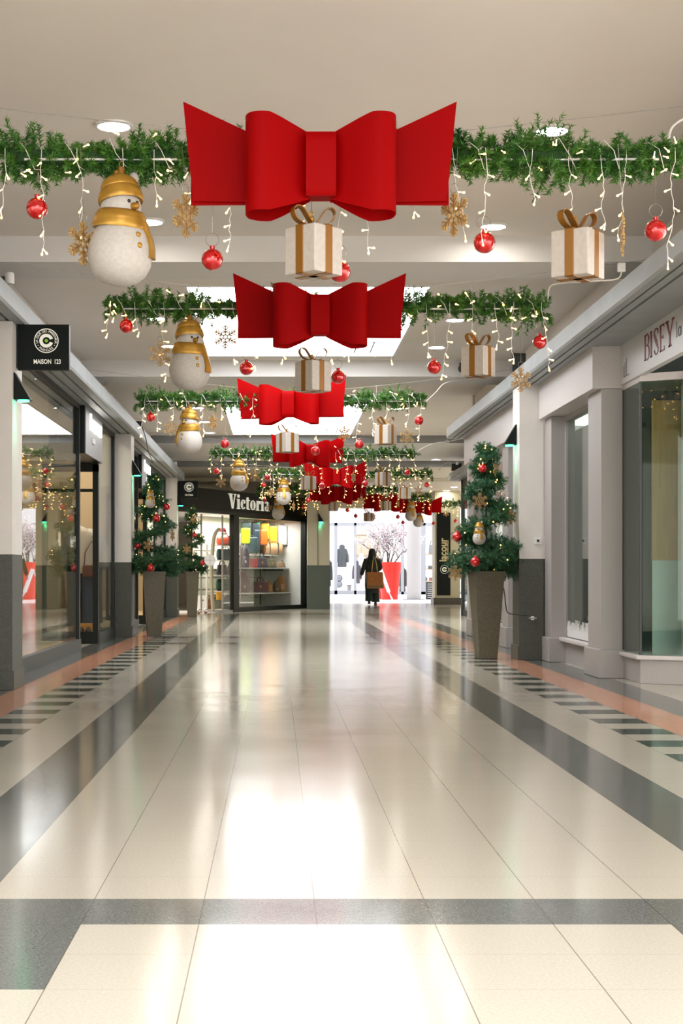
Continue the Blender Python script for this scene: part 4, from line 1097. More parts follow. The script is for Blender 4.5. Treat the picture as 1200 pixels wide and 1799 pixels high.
for kind, px, py, dy, lab, rz, s in [
    ('b', 342, 940, -.30, 'red bauble in the middle of the far spiral tree', 0, 1.0),
    ('b', 356, 989, -.42, 'red bauble low on the far spiral tree', 0, 1.1),
    ('f', 328, 965, -.32, 'round wooden snowflake on the far spiral tree', .1, 1.1),
    ('f', 339, 913, -.2, 'wooden snowflake near the top of the far spiral tree', .3, .9)]:
    orn(kind, px, py, TM[1]+dy, lab, rz, s)
dk = thing('paper_disc', 'round white paper disc hanging at the right of the far spiral tree', 'ornament', P(369, 984, 33.7), .3)
MB().lathe([(.001, -.004), (.125, -.004), (.13, 0), (.125, .004), (.001, .004)], 28).build('disc', M['white'], dk).rotation_euler = (PI/2, 0, 0)
MB().tube([(0, -.006, .12), (.0, -.006, -.12)], .004, 5).tube([(-.12, -.006, 0), (.12, -.006, 0)], .004, 5).build('seam', M['stone'], dk)
MB().tube([(0, 0, .12), (-.1, .1, .2), (-.3, .35, .22)], .004, 5).build('thread', M['steel'], dk)

# ================================================================ MANNEQUINS, TRACK LIGHTS IN THE FIRST LEFT SHOP
def skin_body(name, m, verts, edges, radii, parent=None, sub=2):
    me = bpy.data.meshes.new(name); me.from_pydata(verts, edges, []); me.materials.append(m)
    o = bpy.data.objects.new(name, me); COL.objects.link(o); o.parent = parent
    sk = o.modifiers.new('skin', 'SKIN'); me.skin_vertices.new() if not me.skin_vertices else None
    for v, r in zip(me.skin_vertices[0].data, radii): v.radius = (r, r) if not isinstance(r, tuple) else r
    me.skin_vertices[0].data[0].use_root = True; sk.use_smooth_shade = True
    s = o.modifiers.new('sub', 'SUBSURF'); s.levels = s.render_levels = sub
    return o
skinm = mat('mannequin_white', (.62, .58, .52), .45)
def ell(g, rings, n=20):           # rings: (z, cx, cy, rx, ry)
    vs = []; fs = []
    for z, cx_, cy_, rx, ry in rings:
        for k in range(n):
            a = 2*PI*k/n; vs.append((cx_+rx*math.cos(a), cy_+ry*math.sin(a), z))
    for i in range(len(rings)-1):
        for k in range(n): fs.append((i*n+k, i*n+(k+1) % n, (i+1)*n+(k+1) % n, (i+1)*n+k))
    fs += [list(range(n))[::-1], [(len(rings)-1)*n+k for k in range(n)]]
    g.add(vs, fs); return g
def mannequin(x, y, z, rz, lab, top, trouser):
    t = thing('mannequin', lab, 'mannequin', (x, y, z), rz)
    V = [(0,0,.92),(0,0,1.10),(0,.01,1.32),(0,0,1.45),(0,0,1.54), (.1,0,.86),(.11,0,.48),(.12,.02,.10),(.12,-.09,.03), (-.1,0,.86),(-.11,0,.48),(-.12,.02,.10),(-.12,-.09,.03),
         (.17,0,1.40),(.23,.02,1.12),(.24,-.04,.88),(-.17,0,1.40),(-.23,.02,1.12),(-.24,-.04,.88)]
    E = [(0,1),(1,2),(2,3),(3,4),(0,5),(5,6),(6,7),(7,8),(0,9),(9,10),(10,11),(11,12),(3,13),(13,14),(14,15),(3,16),(16,17),(17,18)]
    R = [.13,.11,.13,.07,.045,.08,.055,.04,.035,.08,.055,.04,.035,.055,.04,.03,.055,.04,.03]
    skin_body('body', skinm, V, E, R, t)
    g = MB(); ell(g, [(.84, 0, 0, .20, .14), (1.0, 0, 0, .18, .135), (1.2, 0, 0, .19, .14), (1.36, 0, 0, .22, .12), (1.44, 0, 0, .16, .10), (1.49, 0, 0, .075, .07)])
    for s in (-1, 1): g.tube([(s*.17, 0, 1.40), (s*.25, .02, 1.14), (s*.26, -.04, .93)], [.08, .065, .055], 12)
    g.build('sweater', top, t, smooth=60)
    g = MB()
    for s in (-1, 1): g.tube([(s*.085, 0, .95), (s*.10, 0, .5), (s*.115, .02, .08)], [.12, .095, .10], 14)
    g.build('trousers', trouser, t, smooth=60)
    return t
mannequin(-2.86, 22.1, .14, .5, 'headless mannequin in cream sweater and dark jeans beside the first entrance on the left', mat('cream_knit', (.66, .54, .42), .9), mat('jeans', (.035, .055, .085), .8))
mannequin(-2.87, 23.25, .14, .3, 'headless mannequin in pale coat and grey trousers near the second column', mat('pale_wool', (.60, .58, .52), .9), mat('grey_trouser', (.24, .26, .24), .9))
hb = thing('handbag', 'small brown shoulder bag hanging on the mannequin with the cream sweater', 'handbag', (-2.68, 21.93, .93)); MB().box(-.12, .12, -.05, .05, 0, .17).build('body', mat('brown_leather', (.10, .03, .02), .4), hb, bevel=.02)
MB().tube([(-.1, 0, .16), (-.09, .02, .35), (0, .06, .52), (.09, .02, .35), (.1, 0, .16)], .008, 6).build('strap', bpy.data.materials['brown_leather'], hb)
for i, (x, y, h, lab) in enumerate([(-2.98, 22.3, .62, 'tall tan display box behind the mannequin in jeans'), (-2.93, 21.65, .12, 'low tan box on the shop window floor')]):
    b = thing('display_box', lab, 'box', (x+.18, y, .14)); MB().box(-.14, .14, -.12, .12, 0, h).build('box', M['orange_box'], b, bevel=.004)
    MB().box(-.143, .143, -.123, .123, h-.03, h+.004).build('lid', M['orange_box'], b)
sh = thing('shoe_pair', 'pair of dark shoes with pale soles on the shop window floor', 'shoes', (-2.72, 21.55, .145))
for s in (-1, 1):
    g = MB(); ell(g, [(.0, s*.05, 0, .04, .12), (.03, s*.05, 0, .042, .125), (.05, s*.05, .02, .036, .10), (.09, s*.05, .05, .032, .05)], 14); g.build('shoe', M['dkgrey'], sh, smooth=50)
g = MB(); g.box(-.02, .02, 15.2, 23.0, .20, .24)
for i, (px, py) in enumerate([(52, 664), (63, 678), (90, 700), (104, 716)]):
    y = (15.9, 17.0, 18.9, 20.4)[i]; x = X(px, y)
    t = thing('track_spotlight', '%s of the four grey spotlights seen through the first shop window' % ['nearest', 'second nearest', 'third', 'farthest'][i], 'spotlight', (x, y, 3.42))
    MB().lathe([(.001, -.10), (.045, -.10), (.05, -.26), (.04, -.262), (.001, -.25)], 16).build('lamp_head', M['cornice'], t, smooth=30)
    MB().box(-.012, .012, -.012, .012, -.11, .03).build('stem', M['white'], t)
    MB().lathe([(.001, -.255), (.035, -.256), (.035, -.25), (.001, -.25)], 14).build('light_source', M['lamp_disc'], t)

# ================================================================ BAG SHOP (angled front)
VA = Vector((-2.33, 35.5)); VB = Vector((.85, 42.0)); VU = (VB-VA).normalized(); VN = Vector((-VU.y, VU.x)); VL = (VB-VA).length
VANG = math.atan2(VU.y, VU.x)
def vt(px, d=0):           # distance along the front where the column px meets the plane d metres behind it
    k = (px-486)/F; o = VA+VN*d; return (k*o.y-o.x)/(VU.x-k*VU.y)
def vp(px, d=0): return VA+VN*d+VU*vt(px, d)
Tv = Matrix.Translation((VA.x, VA.y, 0)) @ Matrix.Rotation(VANG, 4, 'Z')      # local x along the front, local y inwards
def VM(): g = MB(); g.T = Tv; return g
fs2 = thing('shop_fascia', 'wide black fascia board reading Victoria in pale letters above the bag shop', 'sign', (0, 0, 0))
VM().box(-.3, VL+.05, -.06, .12, 2.43, 3.02).build('board', M['sign_black'], fs2)
VM().box(-.3, VL+.05, -.08, -.06, 2.43, 2.5).build('lower_edge', M['black_frame'], fs2)
# condensed heavy serif letters
VL_G = MB(); VL_G.T = Tv
def vbar(x0, z0, x1, z1, w0, w1=None, y=-.075):
    w1 = w0 if w1 is None else w1
    vs = [(x0-w0/2, y, z0), (x0+w0/2, y, z0), (x1+w1/2, y, z1), (x1-w1/2, y, z1)]; vs += [(a, -.06, b) for a, _, b in vs]
    VL_G.add(vs, [(0,1,2,3), (7,6,5,4), (0,4,5,1), (1,5,6,2), (2,6,7,3), (3,7,4,0)])
def vring(cx_, cz, rx, rz, a0=0, a1=2*PI, thick=.10, thin=.03, n=18):
    for i in range(n):
        a = a0+(a1-a0)*i/n; b = a0+(a1-a0)*(i+1)/n; q = []
        for ang in (a, b):
            w = thin+(thick-thin)*abs(math.cos(ang)); c, s = math.cos(ang), math.sin(ang)
            q += [(cx_+(rx-w)*c, cz+(rz-thin)*s), (cx_+rx*c, cz+rz*s)]
        vs = [(x_, -.075, z_) for x_, z_ in (q[0], q[1], q[3], q[2])]; vs += [(x_, -.06, z_) for x_, _, z_ in vs]
        VL_G.add(vs, [(0,1,2,3), (7,6,5,4), (0,4,5,1), (1,5,6,2), (2,6,7,3), (3,7,4,0)])
u0 = vt(397); u1 = vt(463.5); zb = 2.585; H = .37; hx = .25
ww = (u1-u0); sc_l = ww/2.44; x = u0
def adv(w): 
    global x
    r = x; x += w*sc_l; return r
S_ = sc_l
a = adv(.52); vbar(a+.13*S_, zb+H, a+.27*S_, zb, .17*S_, .10*S_); vbar(a+.42*S_, zb+H, a+.28*S_, zb, .05*S_); vbar(a+.13*S_, zb+H-.02, a+.13*S_, zb+H, .27*S_); vbar(a+.42*S_, zb+H-.02, a+.42*S_, zb+H, .16*S_)
def stem_i(a): vbar(a+.11*S_, zb, a+.11*S_, zb+hx, .13*S_); vbar(a+.11*S_, zb, a+.11*S_, zb+.02, .22*S_); vbar(a+.07*S_, zb+hx-.02, a+.07*S_, zb+hx, .12*S_); vring(a+.11*S_, zb+H-.045, .075*S_, .045, thick=.07*S_, thin=.044)
stem_i(adv(.25))
a = adv(.34); vring(a+.16*S_, zb+hx/2, .15*S_, hx/2, .6, 2*PI-.6, .12*S_, .022); vring(a+.24*S_, zb+hx*.72, .05*S_, .035, thick=.05*S_, thin=.034)
a = adv(.27); vbar(a+.10*S_, zb+.01, a+.10*S_, zb+H*.85, .12*S_); vbar(a+.12*S_, zb+hx-.025, a+.12*S_, zb+hx, .25*S_); vbar(a+.18*S_, zb, a+.18*S_, zb+.025, .14*S_)
a = adv(.38); vring(a+.18*S_, zb+hx/2, .17*S_, hx/2, 0, 2*PI, .12*S_, .02, 24)
a = adv(.32); vbar(a+.11*S_, zb, a+.11*S_, zb+hx, .13*S_); vbar(a+.11*S_, zb, a+.11*S_, zb+.02, .24*S_); vring(a+.25*S_, zb+hx*.83, .06*S_, .045, thick=.06*S_, thin=.044); vbar(a+.2*S_, zb+hx-.02, a+.2*S_, zb+hx, .12*S_)
stem_i(adv(.25))
a = adv(.36); vbar(a+.22*S_, zb, a+.22*S_, zb+hx*.8, .11*S_); vring(a+.14*S_, zb+hx*.27, .11*S_, hx*.27, 0, 2*PI, .1*S_, .02); vring(a+.15*S_, zb+hx*.8, .12*S_, hx*.2, 0, PI, .09*S_, .02); vbar(a+.28*S_, zb, a+.28*S_, zb+.02, .12*S_)
VL_G.build('lettering', M['cream_letter'], fs2)
# glazing
w = thing('window_17', None, None); struct(w)
tp0, tp1, tp2 = vt(408), vt(417), vt(534); tl = vt(311)
fr = VM(); fr.box(tp0, tp1, -.05, .08, 0, 2.43).box(tp2, VL, -.05, .10, 0, 2.43).box(tp1, tp2, -.04, .06, 0, .11).box(tp1, tp2, -.04, .06, 2.38, 2.43); fr.build('window_frame', M['black_frame'], w)
VM().box(tp1, tp2, .0, .01, .11, 2.38).build('glass', M['glass_c'], w)
dd = thing('door_1', None, None); struct(dd)
for px in (354, 391):
    VM().box(vt(px)-.02, vt(px)+.02, -.01, .02, .02, 2.4).build('door_edge', M['stone'], dd)
VM().box(vt(391), tp0, .0, .01, .02, 2.4).build('glass', M['glass_c'], dd)
VM().box(vt(391), tp0, -.03, .04, 0, .05).build('floor_rail', M['alu'], dd)
# interior shell
bw = VM(); bw.box(tp1+.02, VL-.1, 1.25, 1.3, 0, 2.43); struct(bw.build('wall_back', mat('slatwall', (.58, .60, .47), .5)))
gl = VM()
for z in (.3, .55, .85, 1.05, 1.3, 1.55): gl.box(tp1+.02, VL-.4, 1.243, 1.25, z, z+.012)
gl.box(vt(457, 1.24), vt(457, 1.24)+.05, 1.235, 1.25, .1, 1.75); struct(gl.build('trim_8', M['dkgrey']))
struct(VM().box(VL-.12, VL-.05, .05, 1.3, 0, 2.43).build('wall_side', mat('white_panel', (.72, .72, .70), .5)))
struct(VM().box(-1.5, VL, -.0, 5.5, 2.44, 2.5).build('ceiling', M['white']))
struct(VM().box(-1.5, tp1+.1, 3.4, 3.5, 0, 2.44).box(-1.6, -1.5, .2, 3.5, 0, 2.44).build('wall_back', M['beige']))
struct(VM().box(-1.2, tp1-.02, .1, 3.4, .0, .012).build('floor', M['white_floor']))
struct(MB().box(-3.4, -2.6, 34.6, 36.2, 2.43, 3.6).box(-3.6, -2.5, 34.4, 34.5, 0, 3.5).build('wall_left', M['shopwall']))
c_ = VA+VU*4.6+VN*.65; area_light('shop_window_light', (c_.x, c_.y, 2.36), 4.4, .5, 80, (1, .98, .92), (0, 0, VANG))
c_ = VA+VU*1.2+VN*1.8; area_light('shop_ceiling_light', (c_.x, c_.y, 2.36), 2.2, 1.8, 60, (1, .88, .68), (0, 0, VANG))
# shelves
def vshelf(px0, px1, d0, d1, py, lab, m='white'):
    z = Z(py, vp((px0+px1)/2, d0).y); t0, t1 = vt(px0, d0), vt(px1, d0)
    s = thing('shelf', lab, 'shelf', (0, 0, 0)); VM().box(t0, t1, d0, d1, z-.03, z).build('board', M[m], s)
    b = VM()
    for k in (.2, .8): b.box(t0+(t1-t0)*k-.01, t0+(t1-t0)*k+.01, d0+.1, d1, z-.08, z-.03)
    b.build('bracket', M['dkgrey'], s); return z
z0 = vshelf(419, 505, .80, 1.24, 974, 'uppermost display shelf carrying suitcases in the bag shop window')
z1 = vshelf(419, 523, .50, 1.24, 997.5, 'middle shelf in the bag shop window')
z2 = vshelf(418, 533, .45, 1.24, 1041, 'lowest shelf in the bag shop window')
def cmat(n, c, r=.4): return bpy.data.materials.get(n) or mat(n, c, r)
def suitcase(px, wpx, py0, py1, d, col, nm, lab, wheels=True):
    p = vp(px, d); Y = p.y; w = wpx*Y/F; h = (py1-py0)*Y/F; z = Z(py1, Y)
    t = thing('suitcase', lab, 'suitcase', (p.x, Y, z), .15, 'suitcases in the bag shop window'); m = cmat(nm, col, .25)
    MB().box(-w/2, w/2, -.11, .11, .03, h-.02).build('shell', m, t, bevel=.035)
    r = MB()
    for k in range(5): r.box(-w*.38+k*w*.19-.006, -w*.38+k*w*.19+.006, -.118, -.105, .09, h-.09)
    r.build('rib', m, t)
    MB().tube([(-w*.18, 0, h-.03), (-w*.18, 0, h+.015), (w*.18, 0, h+.015), (w*.18, 0, h-.03)], .01, 6).build('handle', M['dkgrey'], t)
    for sx in (-1, 1): MB().lathe([(.001, -.015), (.024, -.015), (.024, .015), (.001, .015)], 12).build('wheel', M['black'], t)
    ws = [c for c in t.children if c.name.startswith('wheel')]
    for c, sx in zip(ws, (-1, 1)): c.rotation_euler = (0, PI/2, 0); c.location = (sx*w*.38, -.07, .024)
for a in [(432, 17, 916, 957, 1.08, (.02, .05, .06), 'teal_shell', 'tall dark teal suitcase at the back left of the top shelf'),
          (449, 15, 916, 958, 1.1, (.02, .045, .07), 'navy_shell', 'dark suitcase standing behind the lime one'),
          (452, 9, 919, 950, 1.12, (.75, .16, .02), 'orange_shell', 'orange suitcase mostly hidden behind the navy suitcases'),
          (465, 15, 918, 950, 1.06, (.72, .42, .02), 'yellow_shell', 'yellow suitcase at the back behind the orange one'),
          (431, 16, 926, 957, .98, (.45, .62, .01), 'lime_shell', 'bright lime green suitcase'),
          (450, 11, 929, 969, .98, (.03, .07, .10), 'navy_shell', 'dark navy suitcase left of the orange one'),
          (463, 13, 929, 959, .95, (.78, .17, .01), 'orange_shell', 'bright orange suitcase in the middle of the row'),
          (472, 7, 930, 957, 1.02, (.60, .40, .04), 'mustard_shell', 'narrow mustard suitcase between orange and yellow ones'),
          (480, 15, 923, 958, .9, (.66, .38, .01), 'yellow_shell', 'large yellow suitcase left of the white one'),
          (496, 16, 922, 960, .70, (.75, .76, .80), 'white_shell', 'white suitcase at the right end of the row')]: suitcase(*a)
suitcase(442, 21, 942, 974, .86, (.02, .04, .05), 'teal_shell', 'large dark suitcase standing at the front of the top shelf')
def bag(kind, px, wpx, py0, py1, d, col, nm, lab, z=None, Y=None):
    p = vp(px, d); Yq = p.y; w = wpx*Yq/F; h = (py1-py0)*Yq/F; zz = Z(py1, Yq) if z is None else z
    t = thing(kind, lab, kind.replace('_', ' '), (p.x, Yq, zz), .2, 'bags displayed in the bag shop'); m = cmat(nm, col, .5); g = MB()
    if kind == 'backpack':
        ell(g, [(0, 0, 0, w*.46, .10), (h*.08, 0, 0, w*.5, .12), (h*.5, 0, 0, w*.48, .115), (h*.75, 0, 0, w*.40, .09), (h*.9, 0, 0, w*.22, .05), (h*.93, 0, 0, w*.1, .02)], 18); g.build('body', m, t, smooth=60)
        g = MB(); ell(g, [(h*.08, 0, -.10, w*.33, .05), (h*.4, 0, -.10, w*.33, .05), (h*.46, 0, -.09, w*.28, .03)], 14); g.build('pocket', m, t, smooth=50)
        MB().tube([(-w*.12, 0, h*.88), (-w*.1, 0, h), (w*.1, 0, h), (w*.12, 0, h*.88)], .01, 6).build('handle', m, t)
        MB().box(-.015, .015, -.155, -.14, h*.2, h*.3).build('tag', M['stone_lt'], t)
    elif kind == 'duffel_bag':
        g.tube([(-w/2, 0, h*.42), (-w*.46, 0, h*.42), (w*.46, 0, h*.42), (w/2, 0, h*.42)], [h*.3, h*.42, h*.42, h*.3], 16); g.build('body', m, t, smooth=60)
        MB().tube([(-w*.2, -.05, h*.7), (-w*.12, -.05, h), (w*.12, -.05, h), (w*.2, -.05, h*.7)], .012, 6).build('handle', m, t)
        MB().box(-w*.25, -w*.2, -h*.44, h*.44, h*.0, h*.86).box(w*.2, w*.25, -h*.44, h*.44, 0, h*.86).build('strap', M['dkgrey'], t)
    elif kind == 'gift_case':
        g.box(-w/2, w/2, -.1, .1, 0, h); g.build('body', m, t, bevel=.006); MB().box(-w*.52, w*.52, -.105, .105, h*.78, h*1.02).build('lid', m, t)
    else:
        top = .36 if kind == 'handbag' else .47
        g.prism([(-w*.5, 0), (w*.5, 0), (w*top, h*.72), (-w*top, h*.72)], -.08, .08, 'y'); g.build('body', m, t, bevel=.015)
        for y_ in (-.05, .05): MB().tube(smooth_path([(-w*.2, y_, h*.68), (-w*.17, y_, h*.9), (0, y_, h), (w*.17, y_, h*.9), (w*.2, y_, h*.68)], 3), .009, 6).build('handle', m, t)
        MB().box(-w*.06, w*.06, -.09, -.078, h*.3, h*.45).build('clasp', M['gold'], t)
    return t
BR, DB, BK, TN = (.09, .03, .025), (.03, .02, .035), (.008, .018, .016), (.40, .18, .05)
for a in [('duffel_bag', 480, 32, 950, 974, .86, (.55, .30, .14), 'tan_bag', 'tan soft duffel bag lying in front of the yellow suitcase'),
          ('backpack', 430, 17, 955, 997, .62, DB, 'plum_bag', 'dark backpack at the left end of the middle shelf'),
          ('gift_case', 445, 14, 982, 997, .58, (.42, .07, .07), 'red_case', 'small red case beside the dark backpack'),
          ('handbag', 460, 20, 973, 997, .62, DB, 'plum_bag', 'dark handbag in the centre of the middle shelf'),
          ('handbag', 478, 14, 976, 997, .64, (.07, .06, .03), 'olive_bag', 'olive pouch bag beside the centre handbag on the middle shelf'),
          ('handbag', 493, 17, 984, 997, .62, (.25, .16, .10), 'taupe_bag', 'low taupe bag left of the black backpack on the middle shelf'),
          ('backpack', 512, 22, 969, 998, .62, BK, 'black_bag', 'black backpack with handle at the right end of the middle shelf'),
          ('backpack', 428, 22, 1002, 1040, .60, BR, 'brown_bag', 'dark brown rolling backpack at the left end of the lowest shelf'),
          ('tote_bag', 457, 27, 1014, 1040, .58, (.10, .03, .03), 'maroon_bag', 'dark maroon tote bag on the lowest shelf'),
          ('handbag', 474, 10, 1021, 1040, .58, TN, 'cognac_bag', 'little tan bag between the maroon tote and the tan backpacks'),
          ('backpack', 485, 13, 1020, 1040, .62, (.16, .08, .03), 'dark_tan_bag', 'brown bag just left of the tan backpack'),
          ('backpack', 494, 19, 1009, 1040, .60, TN, 'cognac_bag', 'tan backpack on the lowest shelf'),
          ('handbag', 512, 20, 1021, 1041, .60, BK, 'black_bag', 'black rounded bag at the right end of the lowest shelf')]: bag(*a)
# bag rack by the door with a stack of bags on wire shelves
rk = thing('display_rack', 'narrow display rack stacked with travel bags by the bag shop door', 'rack', (0, 0, 0))
g = VM(); ta, tb = vt(379, .5), vt(411, .5)
for py in (958, 984, 1010, 1038, 1070): 
    z = Z(py, vp(395, .5).y); g.box(ta, tb, .3, .75, z-.015, z)
g.box(ta, ta+.02, .3, .32, 0, 2.0).box(tb-.02, tb, .3, .32, 0, 2.0).box(ta, ta+.02, .73, .75, 0, 2.0).box(tb-.02, tb, .73, .75, 0, 2.0); g.build('frame', M['stone_lt'], rk)
for a in [('duffel_bag', 395, 29, 939, 958, .5, (.62, .07, .02), 'red_duffel', 'bright red duffel bag on top of the bag rack'),
          ('duffel_bag', 396, 30, 961, 984, .5, (.02, .06, .08), 'teal_duffel', 'dark teal bag under the red duffel'),
          ('handbag', 390, 20, 985, 1010, .5, (.03, .03, .03), 'charcoal_bag', 'charcoal bag on the third level of the rack'),
          ('handbag', 405, 14, 988, 1010, .5, (.05, .04, .04), 'charcoal_bag2', 'smaller dark bag right of the charcoal one on the rack'),
          ('duffel_bag', 395, 30, 1013, 1038, .5, (.01, .06, .03), 'green_duffel', 'dark green bag on the fourth level of the rack'),
          ('backpack', 402, 22, 1043, 1070, .5, BK, 'black_bag', 'black backpack at the bottom of the rack'),
          ('gift_case', 384, 7, 1040, 1054, .45, (.65, .33, .02), 'yellow_case', 'small yellow pouch near the bottom of the rack'),
          ('tote_bag', 372, 17, 910, 932, 3.0, (.42, .19, .07), 'saddle_bag', 'saddle brown bag on the orange shelf deep in the shop'),
          ('backpack', 357, 19, 931, 957, 1.6, (.01, .05, .04), 'green_backpack', 'dark green backpack left of the bag rack'),
          ('tote_bag', 367, 12, 1046, 1070, 1.0, (.20, .08, .03), 'brown_tote', 'brown bag on the floor between the white cabinet and the rack')]: bag(*a)
p = vp(376, .2); st = thing('curved_stand', 'tall beige curved stand at the left of the bag rack', 'stand', (p.x, p.y, 0))
MB().ribbon(smooth_path([(-.02, 0, .02), (-.05, 0, .5), (-.06, 0, 1.1), (-.02, 0, 1.7), (.03, 0, 1.95), (.14, 0, 2.08)], 5), .12, (.4, 1, 0), .05).build('post', mat('stand_beige', (.50, .46, .34), .5), st)
MB().lathe([(.001, 0), (.16, 0), (.16, .03), (.001, .04)], 20).build('foot', M['alu'], st)
p = vp(391, .42); sh = thing('santa_hat', 'red santa hat with white trim lying on the red duffel bag', 'hat', (p.x, p.y, Z(938.5, p.y)))
MB().lathe([(.10, .03), (.095, .09), (.06, .15), (.02, .17), (.001, .172)], 18).build('crown', cmat('hat_red', (.6, .01, .01), .8), sh, smooth=60)
MB().lathe([(.10, 0), (.12, .015), (.12, .04), (.10, .055)], 18).build('fur_trim', M['white'], sh, smooth=60)
MB().ball((-.14, 0, .03), .035, 12).build('pompom', M['white'], sh, smooth=True)
os_ = thing('wall_shelf', 'orange wooden wall shelf deep in the bag shop', 'shelf', (0, 0, 0)); zz = Z(932, vp(362, 3).y)
VM().box(vt(346, 3.1), vt(390, 3.1), 2.8, 3.4, zz-.06, zz).build('board', cmat('orange_wood', (.55, .25, .05)), os_)
p = vp(354, .9); cb = thing('cabinet', 'small white cabinet behind the far planter', 'cabinet', (p.x, p.y, 0), .2)
MB().box(-.12, .12, -.15, .15, 0, .40).build('body', M['white'], cb, bevel=.004); MB().box(-.10, .10, -.16, -.15, .04, .36).build('door', M['white_metal'], cb); MB().box(-.03, .03, -.17, -.16, .28, .30).build('handle', M['dkgrey'], cb)
for px, lab in ((363, 'thin white upright pole left of the bag rack'),):
    p = vp(px, .45); q = thing('pole', lab, 'pole', (p.x, p.y, 0)); MB().lathe([(.02, 0), (.02, 1.7)], 10).build('tube', M['white_metal'], q); MB().lathe([(.001, 0), (.09, 0), (.09, .02), (.001, .02)], 16).build('base', M['chrome'], q)
for px, lab in ((349, 'chrome ball foot by the shop door, next to the far planter'), (361, 'chrome ball foot by the shop door, right one')):
    p = vp(px, -.05); q = thing('door_stop', lab, 'door stop', (p.x, p.y, 0)); MB().ball((0, 0, .06), .06, 16).build('ball', M['chrome'], q, smooth=True)
# ================================================================ PERSON
PX, PY = X(654, 46.2), 46.2
pe = thing('person', 'person seen from behind in long dark coat carrying a large tan bag', 'person', (PX, PY, 0), 0)
skn = cmat('skin', (.42, .26, .18), .6)
V = [(0,0,.95),(0,0,1.12),(0,.01,1.30),(0,.0,1.42),(0,.01,1.50),(0,.03,1.60),(0,.02,1.67),
     (.09,0,.88),(.10,.02,.48),(.10,-.01,.09),(.10,.10,.04),
     (-.09,0,.88),(-.10,-.06,.50),(-.10,-.12,.12),(-.10,-.02,.05),
     (.17,0,1.39),(.24,.0,1.14),(.20,.14,1.08),
     (-.17,0,1.39),(-.26,-.02,1.12),(-.33,.0,.90)]
E = [(0,1),(1,2),(2,3),(3,4),(4,5),(5,6),(0,7),(7,8),(8,9),(9,10),(0,11),(11,12),(12,13),(13,14),(3,15),(15,16),(16,17),(3,18),(18,19),(19,20)]
R = [.12,.105,.12,.08,.05,.075,.085,.085,.055,.04,.035,.085,.055,.04,.035,.06,.045,.03,.06,.045,.03]
def hand(base, d, side, V, E, R, root):
    d = Vector(d).normalized(); s = Vector(side).normalized(); b0 = Vector(base)
    V.append(tuple(b0+d*.045)); E.append((root, len(V)-1)); R.append((.026, .015)); pm = len(V)-1
    for k, (o, l) in enumerate(((-.027, .065), (-.009, .075), (.009, .07), (.026, .055))):
        q = b0+d*.075+s*o; V.append(tuple(q)); E.append((pm, len(V)-1)); R.append(.009); i0 = len(V)-1
        V.append(tuple(q+d*l*.5+Vector((0, .008, 0)))); E.append((i0, len(V)-1)); R.append(.008)
        V.append(tuple(q+d*l+Vector((0, .022, 0)))); E.append((len(V)-2, len(V)-1)); R.append(.007)
    q = b0+d*.03-s*.038; V.append(tuple(q)); E.append((pm, len(V)-1)); R.append(.010)
    V.append(tuple(q+d*.045-s*.012+Vector((0, .012, 0)))); E.append((len(V)-2, len(V)-1)); R.append(.008)
hand((-.33, 0, .90), (-.2, .05, -1), (0, 1, 0), V, E, R, 20)
hand((.20, .14, 1.08), (-.3, .8, .3), (1, 0, .3), V, E, R, 17)
skin_body('body', skn, V, E, R, pe, 2)
coatm = noisy('dark_coat', (.018, .024, .016), (.035, .04, .028), 8, .85)
g = MB(); ell(g, [(.36, -.02, -.03, .19, .13), (.6, -.01, -.01, .215, .15), (.95, 0, 0, .215, .16), (1.15, 0, .0, .205, .145), (1.34, 0, 0, .225, .12), (1.42, 0, 0, .17, .10), (1.47, 0, .0, .08, .08)], 24)
for q in ([(.17, 0, 1.38), (.245, 0, 1.15), (.21, .12, 1.08)], [(-.17, 0, 1.38), (-.265, -.02, 1.13), (-.325, 0, .92)]): g.tube(smooth_path(q, 4), [.085-.03*i/8 for i in range(9)], 14)
g.build('coat', coatm, pe, smooth=60)
g = MB()
for q in ([(.09, 0, .95), (.10, .02, .5), (.10, -.01, .09)], [(-.09, 0, .95), (-.10, -.06, .5), (-.10, -.12, .13)]): g.tube(q, [.12, .11, .125], 16)
g.build('trousers', cmat('dark_trousers', (.012, .03, .028), .85), pe, smooth=60)
g = MB(); ell(g, [(1.34, -.01, -.06, .11, .05), (1.44, -.01, -.055, .125, .075), (1.55, 0, -.015, .115, .11), (1.63, 0, .005, .108, .118), (1.69, 0, .01, .085, .095), (1.72, 0, .01, .04, .045)], 20)
g.build('hair', cmat('dark_hair', (.006, .014, .010), .6), pe, smooth=60)
for x_, y_, z_ in ((.10, .0, 0), (-.10, -.12, .03)):
    g = MB(); ell(g, [(z_, x_, y_+.05, .048, .13), (z_+.03, x_, y_+.05, .048, .13), (z_+.06, x_, y_+.03, .042, .09), (z_+.11, x_, y_, .04, .05)], 14); g.build('shoe', M['black'], pe, smooth=60)
for s in (-1, 1): MB().ball((s*.028, .112, 1.62), .009, 8).build('eye', M['black'], pe)
MB().tube([(0, .10, 1.61), (0, .128, 1.585)], [.006, .012], 8).build('nose', skn, pe)
MB().box(-.022, .022, .098, .104, 1.545, 1.552).build('mouth', cmat('lips', (.3, .08, .07)), pe)
tb = thing('shoulder_bag', 'large tan shopping bag hanging from the shoulder of the walking person', 'bag', (PX+.07, PY-.19, .0))
lea = noisy('tan_leather', (.36, .125, .02), (.44, .17, .035), 10, .55)
g = MB(); vs = []
q0 = [(-.24, .50), (.27, .50), (.24, 1.0), (-.26, 1.0)]
g.prism(q0, -.06, .10, 'y'); g.build('body', lea, tb, bevel=.03)
